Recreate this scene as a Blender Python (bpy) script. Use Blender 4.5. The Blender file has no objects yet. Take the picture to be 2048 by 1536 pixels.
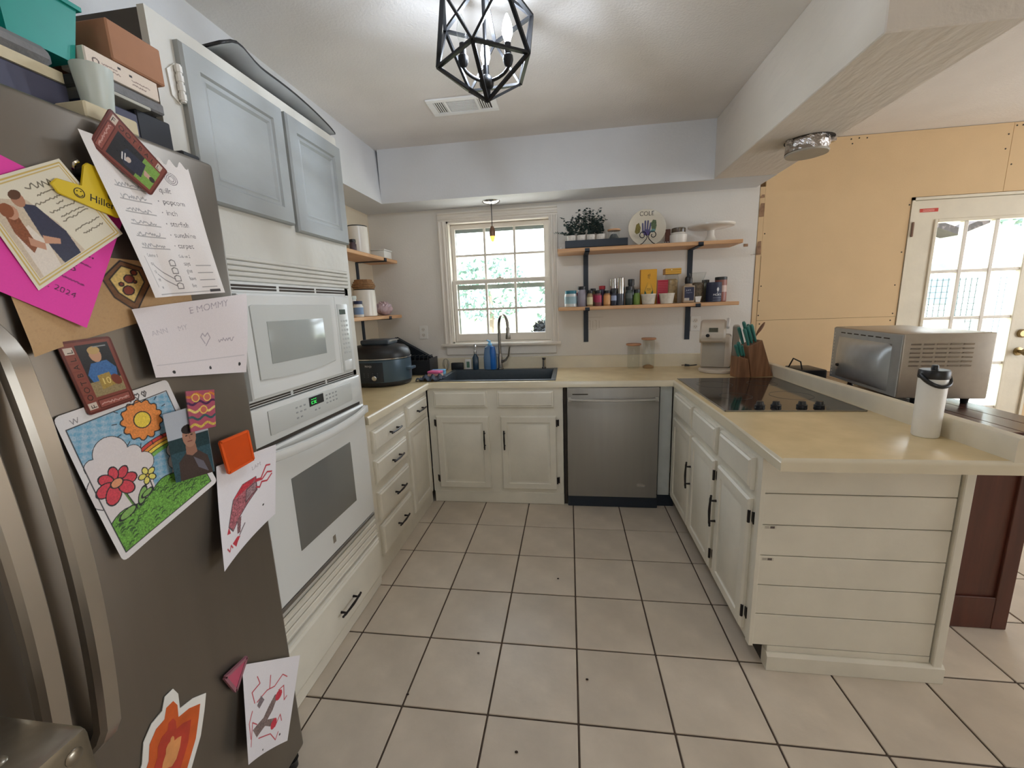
import bpy, bmesh, math, random
import numpy as np
from mathutils import Vector, Matrix

random.seed(7)
rng = np.random.default_rng(7)
scene = bpy.context.scene
C = scene.collection

# ------------------------------------------------------------------ camera
CAM = (-0.0193, -2.8435, 1.4414)
YAW, PITCH, ROLL, FPX = 0.1407, -0.1871, -0.0368, 824.65
_f = Vector((-math.sin(YAW) * math.cos(PITCH), math.cos(YAW) * math.cos(PITCH), math.sin(PITCH)))
_r = Vector((math.cos(YAW), math.sin(YAW), 0))
_u = _r.cross(_f)
_r2 = _r * math.cos(ROLL) + _u * math.sin(ROLL)
_u2 = _u * math.cos(ROLL) - _r * math.sin(ROLL)
cam_data = bpy.data.cameras.new('camera')
cam = bpy.data.objects.new('camera', cam_data)
C.objects.link(cam)
cam.matrix_world = Matrix(((_r2.x, _u2.x, -_f.x, CAM[0]), (_r2.y, _u2.y, -_f.y, CAM[1]),
                           (_r2.z, _u2.z, -_f.z, CAM[2]), (0, 0, 0, 1)))
cam_data.sensor_fit = 'HORIZONTAL'
cam_data.sensor_width = 36.0
cam_data.lens = FPX / 2048 * 36.0
cam_data.clip_start = 0.02
cam_data.clip_end = 200
scene.camera = cam

# ------------------------------------------------------------------ colour management, world, sun, window daylight
vs = scene.view_settings
vs.view_transform = 'Standard'
vs.look = 'None'
vs.gamma = 1
vs.exposure = 0.48
vs.use_curve_mapping = False

world = bpy.data.worlds.new('sky')
scene.world = world
world.use_nodes = True
wn = world.node_tree.nodes
wl = world.node_tree.links
for n in list(wn):
    wn.remove(n)
w_out = wn.new('ShaderNodeOutputWorld')
w_bg = wn.new('ShaderNodeBackground')
w_bg.inputs['Color'].default_value = (0.88, 0.94, 1.0, 1)
w_bg.inputs['Strength'].default_value = 6.0
wl.new(w_bg.outputs[0], w_out.inputs[0])

sun_d = bpy.data.lights.new('sun', 'SUN')
sun_d.energy = 13.0
sun_d.angle = 0.01
sun_d.color = (1.0, 0.95, 0.86)
sun = bpy.data.objects.new('sun', sun_d)
C.objects.link(sun)
sun.rotation_euler = (math.radians(42), math.radians(-14), 0)   # shines from behind the house towards the garden


def area(name, loc, target, sx, sy, watt, color, portal=False):
    d = bpy.data.lights.new(name, 'AREA')
    d.shape = 'RECTANGLE'
    d.size, d.size_y = sx, sy
    d.energy = watt
    d.color = color
    d.cycles.is_portal = portal
    o = bpy.data.objects.new(name, d)
    C.objects.link(o)
    o.location = loc
    o.rotation_euler = (Vector(target) - Vector(loc)).to_track_quat('-Z', 'Y').to_euler()
    return o


# daylight enters through the room's windows (wall_right's out of view) and an unseen fill opening added in wall_front: portals guide the sky sampling
area('sky_portal_front', (0.3, -5.98, 1.5), (0.3, 0, 1.5), .8, .8, 1, (1, 1, 1), True)
area('sky_portal_right', (5.98, -1.7, 1.35), (0, -1.7, 1.35), 2.6, 1.9, 1, (1, 1, 1), True)
area('sky_portal_window', (-0.585, 0.76, 1.65), (-0.585, -3, 1.65), 0.86, 1.0, 1, (1, 1, 1), True)
area('sky_portal_door', (2.86, 0.70, 1.08), (2.86, -3, 1.08), 0.62, 1.7, 1, (1, 1, 1), True)

scene.cycles.max_bounces = 8
scene.cycles.diffuse_bounces = 5
scene.cycles.transparent_max_bounces = 24
scene.cycles.sample_clamp_indirect = 6
scene.cycles.caustics_reflective = False
scene.cycles.caustics_refractive = False
scene.cycles.use_denoising = True


# ------------------------------------------------------------------ helpers: colour and materials
def lin(c):
    return tuple((x / 255 / 12.92) if x / 255 <= 0.04045 else ((x / 255 + 0.055) / 1.055) ** 2.4 for x in c)


def mat(name, rgb, rough=0.5, metal=0.0, var=0.06, scale=12.0, bump=0.0, bscale=60.0, stretch=(1, 1, 1),
        emit=None, estr=0.0, spec=0.5, rand=0.0, coat=0.0, aniso=False):
    m = bpy.data.materials.new(name)
    m.use_nodes = True
    nt = m.node_tree
    nd, ln = nt.nodes, nt.links
    b = nd['Principled BSDF']
    b.inputs['Roughness'].default_value = rough
    b.inputs['Metallic'].default_value = metal
    b.inputs['Specular IOR Level'].default_value = spec
    b.inputs['Coat Weight'].default_value = coat
    L = lin(rgb)
    tc = nd.new('ShaderNodeTexCoord')
    mp = nd.new('ShaderNodeMapping')
    mp.inputs['Scale'].default_value = stretch
    ln.new(tc.outputs['Object'], mp.inputs[0])
    no = nd.new('ShaderNodeTexNoise')
    no.inputs['Scale'].default_value = scale
    no.inputs['Detail'].default_value = 5
    ln.new(mp.outputs[0], no.inputs['Vector'])
    cr = nd.new('ShaderNodeValToRGB')
    cr.color_ramp.elements[0].position = 0.3
    cr.color_ramp.elements[1].position = 0.7
    cr.color_ramp.elements[0].color = (*[max(0, x * (1 - var)) for x in L], 1)
    cr.color_ramp.elements[1].color = (*[min(1, x * (1 + var)) for x in L], 1)
    ln.new(no.outputs['Fac'], cr.inputs[0])
    col = cr.outputs[0]
    if rand:
        oi = nd.new('ShaderNodeObjectInfo')
        hs = nd.new('ShaderNodeHueSaturation')
        mr = nd.new('ShaderNodeMapRange')
        mr.inputs[3].default_value = 1 - rand
        mr.inputs[4].default_value = 1 + rand
        ln.new(oi.outputs['Random'], mr.inputs[0])
        ln.new(mr.outputs[0], hs.inputs['Value'])
        ln.new(col, hs.inputs['Color'])
        col = hs.outputs[0]
    ln.new(col, b.inputs['Base Color'])
    if bump:
        n2 = nd.new('ShaderNodeTexNoise')
        n2.inputs['Scale'].default_value = bscale
        n2.inputs['Detail'].default_value = 4
        ln.new(mp.outputs[0], n2.inputs['Vector'])
        bp = nd.new('ShaderNodeBump')
        bp.inputs['Strength'].default_value = bump
        bp.inputs['Distance'].default_value = 0.01
        ln.new(n2.outputs['Fac'], bp.inputs['Height'])
        ln.new(bp.outputs[0], b.inputs['Normal'])
    if emit is not None:
        b.inputs['Emission Color'].default_value = (*emit, 1)
        b.inputs['Emission Strength'].default_value = estr
    return m


def wood(name, c1, c2, stretch=(1, 14, 14), scale=3.0, rough=0.5):
    m = mat(name, c1, rough, var=0.0, stretch=stretch, scale=scale)
    cr = [n for n in m.node_tree.nodes if n.bl_idname == 'ShaderNodeValToRGB'][0]
    cr.color_ramp.elements[0].color = (*lin(c1), 1)
    cr.color_ramp.elements[1].color = (*lin(c2), 1)
    return m


def glass(name, tint=(1, 1, 1), refl=1.0, rough=0.02):
    m = bpy.data.materials.new(name)
    m.use_nodes = True
    nd, ln = m.node_tree.nodes, m.node_tree.links
    nd.remove(nd['Principled BSDF'])
    out = nd['Material Output']
    tr = nd.new('ShaderNodeBsdfTransparent')
    tr.inputs[0].default_value = (*tint, 1)
    gl = nd.new('ShaderNodeBsdfGlossy')
    gl.inputs['Roughness'].default_value = rough
    fr = nd.new('ShaderNodeLayerWeight')
    fr.inputs[0].default_value = 0.5
    pw = nd.new('ShaderNodeMath')
    pw.operation = 'POWER'
    pw.inputs[1].default_value = 4.0
    ln.new(fr.outputs['Facing'], pw.inputs[0])
    mu = nd.new('ShaderNodeMath')
    mu.operation = 'MULTIPLY_ADD'
    mu.inputs[1].default_value = 0.55 * refl
    mu.inputs[2].default_value = 0.035
    ln.new(pw.outputs[0], mu.inputs[0])
    mx = nd.new('ShaderNodeMixShader')
    ln.new(mu.outputs[0], mx.inputs[0])
    ln.new(tr.outputs[0], mx.inputs[1])
    ln.new(gl.outputs[0], mx.inputs[2])
    ln.new(mx.outputs[0], out.inputs[0])
    return m


def print_mat(name, rough=0.55):
    m = bpy.data.materials.new(name)
    m.use_nodes = True
    nd, ln = m.node_tree.nodes, m.node_tree.links
    b = nd['Principled BSDF']
    b.inputs['Roughness'].default_value = rough
    a = nd.new('ShaderNodeAttribute')
    a.attribute_name = 'Col'
    ln.new(a.outputs['Color'], b.inputs['Base Color'])
    return m


# ------------------------------------------------------------------ helpers: meshes
class MB:
    def __init__(s):
        s.bm = bmesh.new()

    def _faces(s, vs, fs, mi):
        bv = [s.bm.verts.new(v) for v in vs]
        out = []
        for f in fs:
            try:
                q = s.bm.faces.new([bv[i] for i in f])
                q.material_index = mi
                out.append(q)
            except ValueError:
                pass
        return bv, out

    def box(s, x0, x1, y0, y1, z0, z1, bev=0.0, seg=1, mi=0, mtx=None):
        x0, x1 = min(x0, x1), max(x0, x1)
        y0, y1 = min(y0, y1), max(y0, y1)
        z0, z1 = min(z0, z1), max(z0, z1)
        v = [(x, y, z) for z in (z0, z1) for y in (y0, y1) for x in (x0, x1)]
        if mtx is not None:
            v = [mtx @ Vector(p) for p in v]
        f = [(0, 2, 3, 1), (4, 5, 7, 6), (0, 1, 5, 4), (2, 6, 7, 3), (0, 4, 6, 2), (1, 3, 7, 5)]
        bv, fs = s._faces(v, f, mi)
        if bev:
            es = list({e for q in fs for e in q.edges})
            r = bmesh.ops.bevel(s.bm, geom=es, offset=bev, segments=seg, affect='EDGES', profile=0.5, clamp_overlap=True)
            for q in r['faces']:
                q.material_index = mi
        return s

    def lathe(s, prof, c=(0, 0, 0), seg=20, mi=0, mtx=None, sx=1.0, sy=1.0):
        n = len(prof)
        vs, fs = [], []
        for (r, z) in prof:
            for k in range(seg):
                t = 2 * math.pi * k / seg
                p = Vector((r * math.cos(t) * sx, r * math.sin(t) * sy, z))
                p = (mtx @ p) if mtx is not None else p
                vs.append((p.x + c[0], p.y + c[1], p.z + c[2]))
        for i in range(n - 1):
            for k in range(seg):
                a, b = i * seg + k, i * seg + (k + 1) % seg
                fs.append((a, b, b + seg, a + seg))
        if prof[0][0] > 1e-6:
            fs.append(tuple(range(seg - 1, -1, -1)))
        if prof[-1][0] > 1e-6:
            fs.append(tuple((n - 1) * seg + k for k in range(seg)))
        bv, _ = s._faces(vs, fs, mi)
        bmesh.ops.remove_doubles(s.bm, verts=bv, dist=1e-6)
        return s

    def tube(s, path, r, seg=8, mi=0, closed=False, flat=1.0):
        P = [Vector(p) for p in path]
        n = len(P)
        rr = r if isinstance(r, (list, tuple)) else [r] * n
        vs, fs = [], []
        prev = None
        for i in range(n):
            a = P[i - 1] if (i > 0 or closed) else P[i]
            b = P[(i + 1) % n] if (i < n - 1 or closed) else P[i]
            t = (b - a).normalized()
            if prev is None:
                ref = Vector((0, 0, 1)) if abs(t.z) < 0.9 else Vector((1, 0, 0))
                x = t.cross(ref).normalized()
            else:
                x = (prev - t * prev.dot(t)).normalized()
            prev = x
            y = t.cross(x)
            for k in range(seg):
                q = 2 * math.pi * (k + 0.5) / seg
                p = P[i] + x * math.cos(q) * rr[i] + y * math.sin(q) * rr[i] * flat
                vs.append(p)
        m = n if closed else n - 1
        for i in range(m):
            for k in range(seg):
                a, b = i * seg + k, i * seg + (k + 1) % seg
                j = ((i + 1) % n) * seg
                fs.append((a, b, j + (k + 1) % seg, j + k))
        if not closed:
            fs.append(tuple(range(seg - 1, -1, -1)))
            fs.append(tuple((n - 1) * seg + k for k in range(seg)))
        s._faces(vs, fs, mi)
        return s

    def prism(s, poly, fn, d0, d1, bev=0.0, mi=0):
        """poly: list of (a, b); fn(a, b, d) -> xyz"""
        n = len(poly)
        vs = [fn(a, b, d0) for a, b in poly] + [fn(a, b, d1) for a, b in poly]
        fs = [tuple(range(n - 1, -1, -1)), tuple(range(n, 2 * n))]
        fs += [(i, (i + 1) % n, n + (i + 1) % n, n + i) for i in range(n)]
        bv, f = s._faces(vs, fs, mi)
        if bev:
            es = list({e for q in f for e in q.edges})
            bmesh.ops.bevel(s.bm, geom=es, offset=bev, segments=1, affect='EDGES', clamp_overlap=True)
        return s

    def panel(s, O, U, V, N, w, h, loops, mi=0):
        """raised panel from concentric rectangles: loops = [(inset, height), ...] from the back edge inwards"""
        O, U, V, N = map(Vector, (O, U, V, N))
        vs = []
        for (i, d) in loops:
            for (a, b) in ((i, i), (w - i, i), (w - i, h - i), (i, h - i)):
                vs.append(O + U * a + V * b + N * d)
        fs = [(3, 2, 1, 0)]
        for k in range(len(loops) - 1):
            for j in range(4):
                a, b = k * 4 + j, k * 4 + (j + 1) % 4
                fs.append((a, b, b + 4, a + 4))
        k = (len(loops) - 1) * 4
        fs.append((k, k + 1, k + 2, k + 3))
        s._faces(vs, fs, mi)
        return s

    def sphere(s, c, r, seg=12, rings=8, mi=0, mtx=None):
        rx, ry, rz = r if isinstance(r, (tuple, list)) else (r, r, r)
        prof = [(math.sin(math.pi * i / rings), -math.cos(math.pi * i / rings)) for i in range(rings + 1)]
        m = Matrix.Diagonal((rx, ry, rz))
        if mtx is not None:
            m = mtx.to_3x3() @ m
        return s.lathe(prof, c, seg, mi, mtx=m)


def wloc(p):
    v = Vector((0, 0, 0))
    while p is not None:
        v += p.location
        p = p.parent
    return v


def obj(name, mb, mats, parent=None, world=True, smooth=35, label=None):
    me = bpy.data.meshes.new(name)
    bmesh.ops.recalc_face_normals(mb.bm, faces=mb.bm.faces)
    mb.bm.to_mesh(me)
    mb.bm.free()
    for m in (mats if isinstance(mats, (list, tuple)) else [mats]):
        me.materials.append(m)
    if smooth:
        for p in me.polygons:
            p.use_smooth = True
        me.set_sharp_from_angle(angle=math.radians(smooth))
    o = bpy.data.objects.new(name, me)
    C.objects.link(o)
    if parent is not None:
        if world:
            o.location = -wloc(parent)
        o.parent = parent
    if label:
        o['label'] = label
    return o


def thing(name, label, cat, loc=(0, 0, 0), group=None, rotz=0.0, kind=None):
    o = bpy.data.objects.new(name, None)
    C.objects.link(o)
    o.empty_display_size = 0.05
    o.location = loc
    o.rotation_euler = (0, 0, rotz)
    if kind:
        o['kind'] = kind
    if label:
        o['label'] = label
    if cat:
        o['category'] = cat
    if group:
        o['group'] = group
    return o


def tag(o, label, cat, group=None):
    o['label'] = label
    o['category'] = cat
    if group:
        o['group'] = group
    return o


def struct(name, mb, m, parent=None, label=None):
    o = obj(name, mb, m, parent)
    o['kind'] = 'structure'
    if label:
        o['label'] = label
    return o


def copy_tree(o, parent=None):
    c = o.copy()
    C.objects.link(c)
    c.parent = parent
    for ch in list(o.children):
        copy_tree(ch, c)
    return c


# ------------------------------------------------------------------ helpers: printed artwork on a fine grid (flat print)
_TXT = {}


def text_tris(s):
    if s not in _TXT:
        cu = bpy.data.curves.new('t', 'FONT')
        cu.body = s
        cu.size = 1.0
        ob = bpy.data.objects.new('t', cu)
        C.objects.link(ob)
        bpy.context.view_layer.update()
        me = ob.to_mesh()
        me.calc_loop_triangles()
        v = np.array([w.co[:2] for w in me.vertices]) if len(me.vertices) else np.zeros((0, 2))
        t = np.array([list(l.vertices) for l in me.loop_triangles]) if len(me.loop_triangles) else np.zeros((0, 3), int)
        ob.to_mesh_clear()
        bpy.data.objects.remove(ob)
        bpy.data.curves.remove(cu)
        _TXT[s] = (v, t)
    return _TXT[s]


class Canvas:
    """colour raster over w x h (metres, origin bottom left)"""

    def __init__(s, w, h, n, bg=(240, 238, 232), noise=0.02):
        s.w, s.h = w, h
        s.nu = max(2, int(n * w / max(w, h)))
        s.nv = max(2, int(n * h / max(w, h)))
        s.x, s.y = np.meshgrid(np.linspace(0, w, s.nu), np.linspace(0, h, s.nv))
        s.c = np.ones((s.nv, s.nu, 3)) * np.array(lin(bg))
        s.c *= 1 + noise * rng.standard_normal((s.nv, s.nu, 1))
        s.px = w / s.nu

    def put(s, m, col, noise=0.0):
        L = np.array(lin(col))
        m = np.clip(m, 0, 1)[..., None]
        t = L * (1 + noise * s.smooth_noise()[..., None]) if noise else L
        s.c = s.c * (1 - m) + t * m

    def smooth_noise(s):
        a = rng.standard_normal((s.nv, s.nu))
        for _ in range(2):
            a = (a + np.roll(a, 1, 0) + np.roll(a, 1, 1) + np.roll(a, -1, 0) + np.roll(a, -1, 1)) / 3.2
        return a

    def poly(s, pts, col, noise=0.0):
        m = np.zeros(s.x.shape, bool)
        n = len(pts)
        for i in range(n):
            (x0, y0), (x1, y1) = pts[i], pts[(i + 1) % n]
            if y0 == y1:
                continue
            c = ((y0 > s.y) != (y1 > s.y)) & (s.x < (x1 - x0) * (s.y - y0) / (y1 - y0) + x0)
            m ^= c
        s.put(m.astype(float), col, noise)
        return s

    def rect(s, x0, y0, x1, y1, col, noise=0.0):
        return s.poly([(x0, y0), (x1, y0), (x1, y1), (x0, y1)], col, noise)

    def ell(s, cx, cy, rx, ry, col, rot=0.0, noise=0.0, outline=None, t=0.0012):
        dx, dy = s.x - cx, s.y - cy
        a = (dx * math.cos(rot) + dy * math.sin(rot)) / rx
        b = (-dx * math.sin(rot) + dy * math.cos(rot)) / ry
        d = np.sqrt(a * a + b * b)
        if col is not None:
            s.put((d < 1).astype(float), col, noise)
        if outline:
            s.put((abs(d - 1) * min(rx, ry) < t / 2 + s.px * 0.4).astype(float), outline)
        return s

    def line(s, pts, col, t=0.0012, closed=False, noise=0.0):
        P = list(pts) + ([pts[0]] if closed else [])
        m = np.zeros(s.x.shape)
        for (x0, y0), (x1, y1) in zip(P[:-1], P[1:]):
            dx, dy = x1 - x0, y1 - y0
            L = dx * dx + dy * dy + 1e-12
            k = np.clip(((s.x - x0) * dx + (s.y - y0) * dy) / L, 0, 1)
            d = np.hypot(s.x - x0 - k * dx, s.y - y0 - k * dy)
            m = np.maximum(m, np.clip((t / 2 + s.px * 0.5 - d) / s.px + 0.5, 0, 1))
        s.put(m, col, noise)
        return s

    def text(s, txt, x, y, size, col, rot=0.0):
        v, t = text_tris(txt)
        if not len(t):
            return s
        v = v * size
        v = np.stack([v[:, 0] * math.cos(rot) - v[:, 1] * math.sin(rot) + x, v[:, 0] * math.sin(rot) + v[:, 1] * math.cos(rot) + y], 1)
        m = np.zeros(s.x.shape, bool)
        ix = lambda q, n, L: int(np.clip(q / L * (n - 1), 0, n - 1))
        for a, b, c in v[t]:
            lo, hi = np.minimum(np.minimum(a, b), c), np.maximum(np.maximum(a, b), c)
            i0, i1 = ix(lo[0], s.nu, s.w), ix(hi[0], s.nu, s.w) + 2
            j0, j1 = ix(lo[1], s.nv, s.h), ix(hi[1], s.nv, s.h) + 2
            X, Y = s.x[j0:j1, i0:i1], s.y[j0:j1, i0:i1]
            e = lambda p, q: (X - p[0]) * (q[1] - p[1]) - (Y - p[1]) * (q[0] - p[0])
            e0, e1, e2 = e(a, b), e(b, c), e(c, a)
            ep = 1e-9
            m[j0:j1, i0:i1] |= ((e0 >= -ep) & (e1 >= -ep) & (e2 >= -ep)) | ((e0 <= ep) & (e1 <= ep) & (e2 <= ep))
        s.put(m.astype(float), col)
        return s

    def scrib(s, x, y, w, col, amp=0.003, n=24, t=0.0008):
        pts = [(x + w * i / n, y + amp * rng.uniform(-1, 1)) for i in range(n + 1)]
        return s.line(pts, col, t)


def printed(name, cv, fn, material, parent=None, mask=None, label=None):
    """mesh grid carrying the canvas; fn(u, v) -> xyz for arrays u, v in metres; mask(u, v) -> keep"""
    P = np.stack(fn(cv.x, cv.y), -1).reshape(-1, 3)
    idx = np.arange(cv.nu * cv.nv).reshape(cv.nv, cv.nu)
    q = np.stack([idx[:-1, :-1], idx[:-1, 1:], idx[1:, 1:], idx[1:, :-1]], -1)
    if mask is not None:
        k = mask(cv.x, cv.y)
        ok = k[:-1, :-1] & k[:-1, 1:] & k[1:, 1:] & k[1:, :-1]
        q = q[ok]
    q = q.reshape(-1, 4)
    used = np.unique(q)
    remap = -np.ones(len(P), int)
    remap[used] = np.arange(len(used))
    me = bpy.data.meshes.new(name)
    me.from_pydata(P[used].tolist(), [], remap[q].tolist())
    at = me.attributes.new('Col', 'FLOAT_COLOR', 'POINT')
    col = np.concatenate([np.clip(cv.c.reshape(-1, 3)[used], 0, 1), np.ones((len(used), 1))], 1)
    at.data.foreach_set('color', col.ravel().astype(np.float32))
    me.materials.append(material)
    for p in me.polygons:
        p.use_smooth = True
    o = bpy.data.objects.new(name, me)
    C.objects.link(o)
    if parent is not None:
        o.location = -wloc(parent)
        o.parent = parent
    if label:
        o['label'] = label
    return o


PRINT = print_mat('printed_paper', 0.6)
PRINT_GLOSS = print_mat('glossy_print', 0.25)

# ------------------------------------------------------------------ materials
M_CEIL = mat('ceiling_paint', (230, 225, 220), 0.9, var=0.03, scale=4, bump=0.25, bscale=90)
M_WALL = mat('wall_paint', (226, 221, 213), 0.85, var=0.03, scale=3, bump=0.12, bscale=70)
M_SOFF = mat('soffit_paint', (216, 217, 219), 0.85, var=0.03, scale=3, bump=0.12, bscale=70)
M_BEAM = mat('beam_plaster', (222, 214, 204), 0.9, var=0.04, scale=5, bump=0.5, bscale=28, stretch=(1, .35, 1))
M_LWALL = mat('left_wall_paint', (214, 200, 176), 0.85, var=0.03, scale=3, bump=0.1)
M_DRY = mat('drywall_tan', (218, 188, 146), 0.9, var=0.025, scale=5, bump=0.08, bscale=150)
M_SEAM = mat('drywall_seam', (120, 92, 62), 0.9, var=0.2)
M_PATCH = mat('torn_plaster', (150, 118, 92), 0.95, var=0.3, scale=30, bump=0.6)
M_CREAM = mat('cream_paint', (222, 212, 190), 0.5, var=0.05, scale=8, bump=0.08, bscale=50)
M_TRIMW = mat('white_trim', (226, 218, 206), 0.4, var=0.03, scale=8)
M_CAB = mat('cabinet_white', (223, 218, 204), 0.42, var=0.05, scale=7, bump=0.08, bscale=40)
M_CABGREY = mat('primed_grey_white', (158, 162, 162), 0.5, var=0.16, scale=4.5, bump=0.12, bscale=35, stretch=(1, .5, 1))
M_TALL = mat('tall_cabinet_white', (202, 199, 190), 0.4, var=0.04, scale=6, bump=0.1, bscale=35)
M_DARKSIDE = mat('unpainted_side', (74, 68, 62), 0.7, var=0.12)
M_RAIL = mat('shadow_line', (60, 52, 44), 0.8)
M_TILE = mat('floor_tile', (204, 191, 174), 0.36, var=0.10, scale=6, bump=0.10, bscale=24, rand=0.05)
M_GROUT = mat('grout', (84, 70, 60), 0.9, var=0.15, scale=40)
M_COUNTER = mat('laminate_counter', (222, 200, 156), 0.20, var=0.07, scale=9, bump=0.015, bscale=40)
M_CNOSE = mat('counter_nose', (222, 212, 188), 0.22, var=0.04, scale=9)
M_STEEL = mat('brushed_steel', (150, 148, 144), 0.34, 0.9, var=0.05, scale=40, stretch=(1, 1, 0.05))
M_DW = mat('dishwasher_steel', (156, 153, 147), 0.42, 0.45, var=0.03, scale=30, stretch=(1, 1, .06))
M_FRIDGE = mat('fridge_grey', (124, 116, 106), 0.36, 0.75, var=0.03, scale=25, stretch=(1, 1, .08))
M_HANDLE = mat('fridge_handle', (176, 168, 156), 0.30, 0.85, var=0.03)
M_CHROME = mat('chrome', (210, 210, 210), 0.12, 1.0, var=0.01)
M_BLACK = mat('black_metal', (26, 26, 28), 0.45, 0.3, var=0.1)
M_BLACKP = mat('black_plastic', (28, 29, 32), 0.4, var=0.1)
M_NAVY = mat('bracket_black', (28, 38, 50), 0.5, var=0.08)
M_BRONZE = mat('bronze_handle', (44, 40, 40), 0.35, 0.6, var=0.15)
M_WHITE = mat('appliance_white', (216, 217, 214), 0.22, var=0.015, scale=4)
M_WHITE2 = mat('appliance_inset', (196, 198, 194), 0.28, var=0.015, scale=4)
M_OVGLASS = mat('oven_window', (112, 112, 108), 0.12, var=0.03, scale=4)
M_MWGLASS = mat('microwave_window', (160, 164, 160), 0.15, var=0.03, scale=4)
M_SHELFW = wood('shelf_wood', (196, 146, 102), (222, 178, 134), (1.5, 18, 18), 3, 0.5)
M_SHELFW2 = wood('shelf_wood_side', (196, 146, 102), (222, 178, 134), (18, 1.5, 18), 3, 0.5)
M_BLOCK = wood('knife_block_wood', (112, 76, 52), (146, 104, 74), (16, 16, 1.5), 3, 0.45)
M_BROWN = wood('brown_cabinet_wood', (72, 38, 30), (92, 50, 38), (14, 14, 1.2), 2.5, 0.35)
M_BROWNTOP = wood('brown_cabinet_top', (70, 46, 42), (92, 60, 52), (14, 1.2, 14), 2.5, 0.18)
M_GLASS = glass('window_glass', (0.97, 0.99, 1.0))
M_CLEAR = glass('clear_glass', (0.95, 0.96, 0.95), 1.0, 0.03)
M_CERAMIC = mat('white_ceramic', (232, 226, 216), 0.25, var=0.03)
M_OFFW = mat('off_white_plastic', (234, 232, 226), 0.4, var=0.03)
M_TEAL = mat('teal_plastic', (20, 150, 140), 0.45, var=0.05)
M_CARD = mat('cardboard', (168, 122, 94), 0.85, var=0.05, scale=20)
M_KRAFT = mat('kraft_paper', (190, 156, 112), 0.8, var=0.05, scale=9, bump=0.15, bscale=14)
M_PAPER = mat('plain_paper', (232, 226, 224), 0.75, var=0.03, scale=7, bump=0.25, bscale=12)
M_GREYF = mat('grey_fabric', (128, 128, 130), 0.9, var=0.12, scale=30, bump=0.3)
M_SLATE = mat('slate_book', (70, 70, 92), 0.6, var=0.06)
M_CREAMP = mat('cream_pages', (214, 202, 172), 0.8, var=0.06, scale=30)
M_RED = mat('red_plastic', (188, 40, 52), 0.4, var=0.08)
M_ORANGE = mat('orange_clear_plastic', (206, 78, 26), .2, var=.08)
M_YELLOW = mat('yellow_plastic', (222, 192, 36), 0.4, var=0.05)
M_PINK = mat('pink_plastic', (236, 108, 158), 0.5, var=0.06)
M_BLUEP = mat('blue_plastic', (120, 184, 224), 0.5, var=0.06)
M_BLUELIQ = mat('blue_soap', (44, 110, 190), 0.2, var=0.05)
M_SOIL = mat('dark_foliage', (52, 70, 66), 0.7, var=0.25, scale=40)
M_FOIL = mat('crinkled_foil', (196, 190, 186), 0.22, 0.95, var=0.1, scale=30, bump=0.9, bscale=45)
M_COPPER = mat('bronze_socket', (120, 92, 74), 0.35, 0.7, var=0.1)

GL = 0.323                      # tile pitch
GX0, GY0 = 0.0, -0.344          # a grout crossing
HC = 0.919                      # counter top height
YW = 0.60                       # back wall plane
XL = -1.67                      # left wall plane


def proj(x, y, z):
    d = Vector((x, y, z)) - Vector(CAM)
    k = d.dot(_f)
    if k < 0.05:
        return None
    return (1024 + FPX * d.dot(_r2) / k, 768 - FPX * d.dot(_u2) / k)


# ------------------------------------------------------------------ floor: grout bed and tiles
mb = MB().box(XL, 6.0, -6.0, YW + 0.1, -0.12, -0.0045)
floor = struct('floor', mb, M_GROUT)
t0 = MB().box(0.0035, GL - 0.0035, 0.0035, GL - 0.0035, -0.006, 0.0, 0.0018, 1)
tile_mesh = None
rest = MB()
n_tiles = 0
for i in range(-6, 19):
    for j in range(-18, 3):
        x, y = GX0 + i * GL, GY0 + j * GL
        if x > 5.9 or y < -6 or x + GL < XL or y > YW:
            continue
        seen = False
        for (a, b) in ((0, 0), (GL, 0), (0, GL), (GL, GL), (GL / 2, GL / 2)):
            p = proj(x + a, y + b, 0)
            if p and -60 < p[0] < 2110 and -60 < p[1] < 1600:
                seen = True
        x1, y1 = min(x + GL, 6.0), min(y + GL, YW + .1)
        if seen and x >= XL - .01 and y + GL <= YW + .12 and n_tiles < 290:
            if tile_mesh is None:
                o = obj('tile', t0, M_TILE, floor, world=False)
                tile_mesh = o.data
            else:
                o = bpy.data.objects.new('tile', tile_mesh)
                C.objects.link(o)
                o.parent = floor
            o.location = (x, y, 0)
            n_tiles += 1
        else:
            rest.box(max(x, XL) + .0035, x1 - .0035, y + .0035, y1 - .0035, -.006, 0)
o = obj('tile_field', rest, M_TILE, floor)
o['kind'] = 'stuff'

# ------------------------------------------------------------------ ceilings, soffits, beam
struct('ceiling', MB().box(XL - .12, 1.16, -6.12, YW + .12, 2.60, 2.75), M_CEIL)
struct('ceiling', MB().box(1.16, 6.12, -6.12, YW + .12, 2.524, 2.75), M_CEIL)
struct('ceiling_soffit', MB().prism([(XL, 2.601), (-1.421, 2.601), (-1.40, 2.228), (XL, 2.228)], lambda a, b, d: (a, d, b), -6.0, YW), M_SOFF)
struct('ceiling_soffit', MB().box(-1.402, 1.35, 0.29, YW, 2.228, 2.601), M_SOFF)
struct('ceiling_beam', MB().box(0.957, 1.35, -1.245, 0.2905, 2.228, 2.60, 0.004), M_BEAM)

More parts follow.
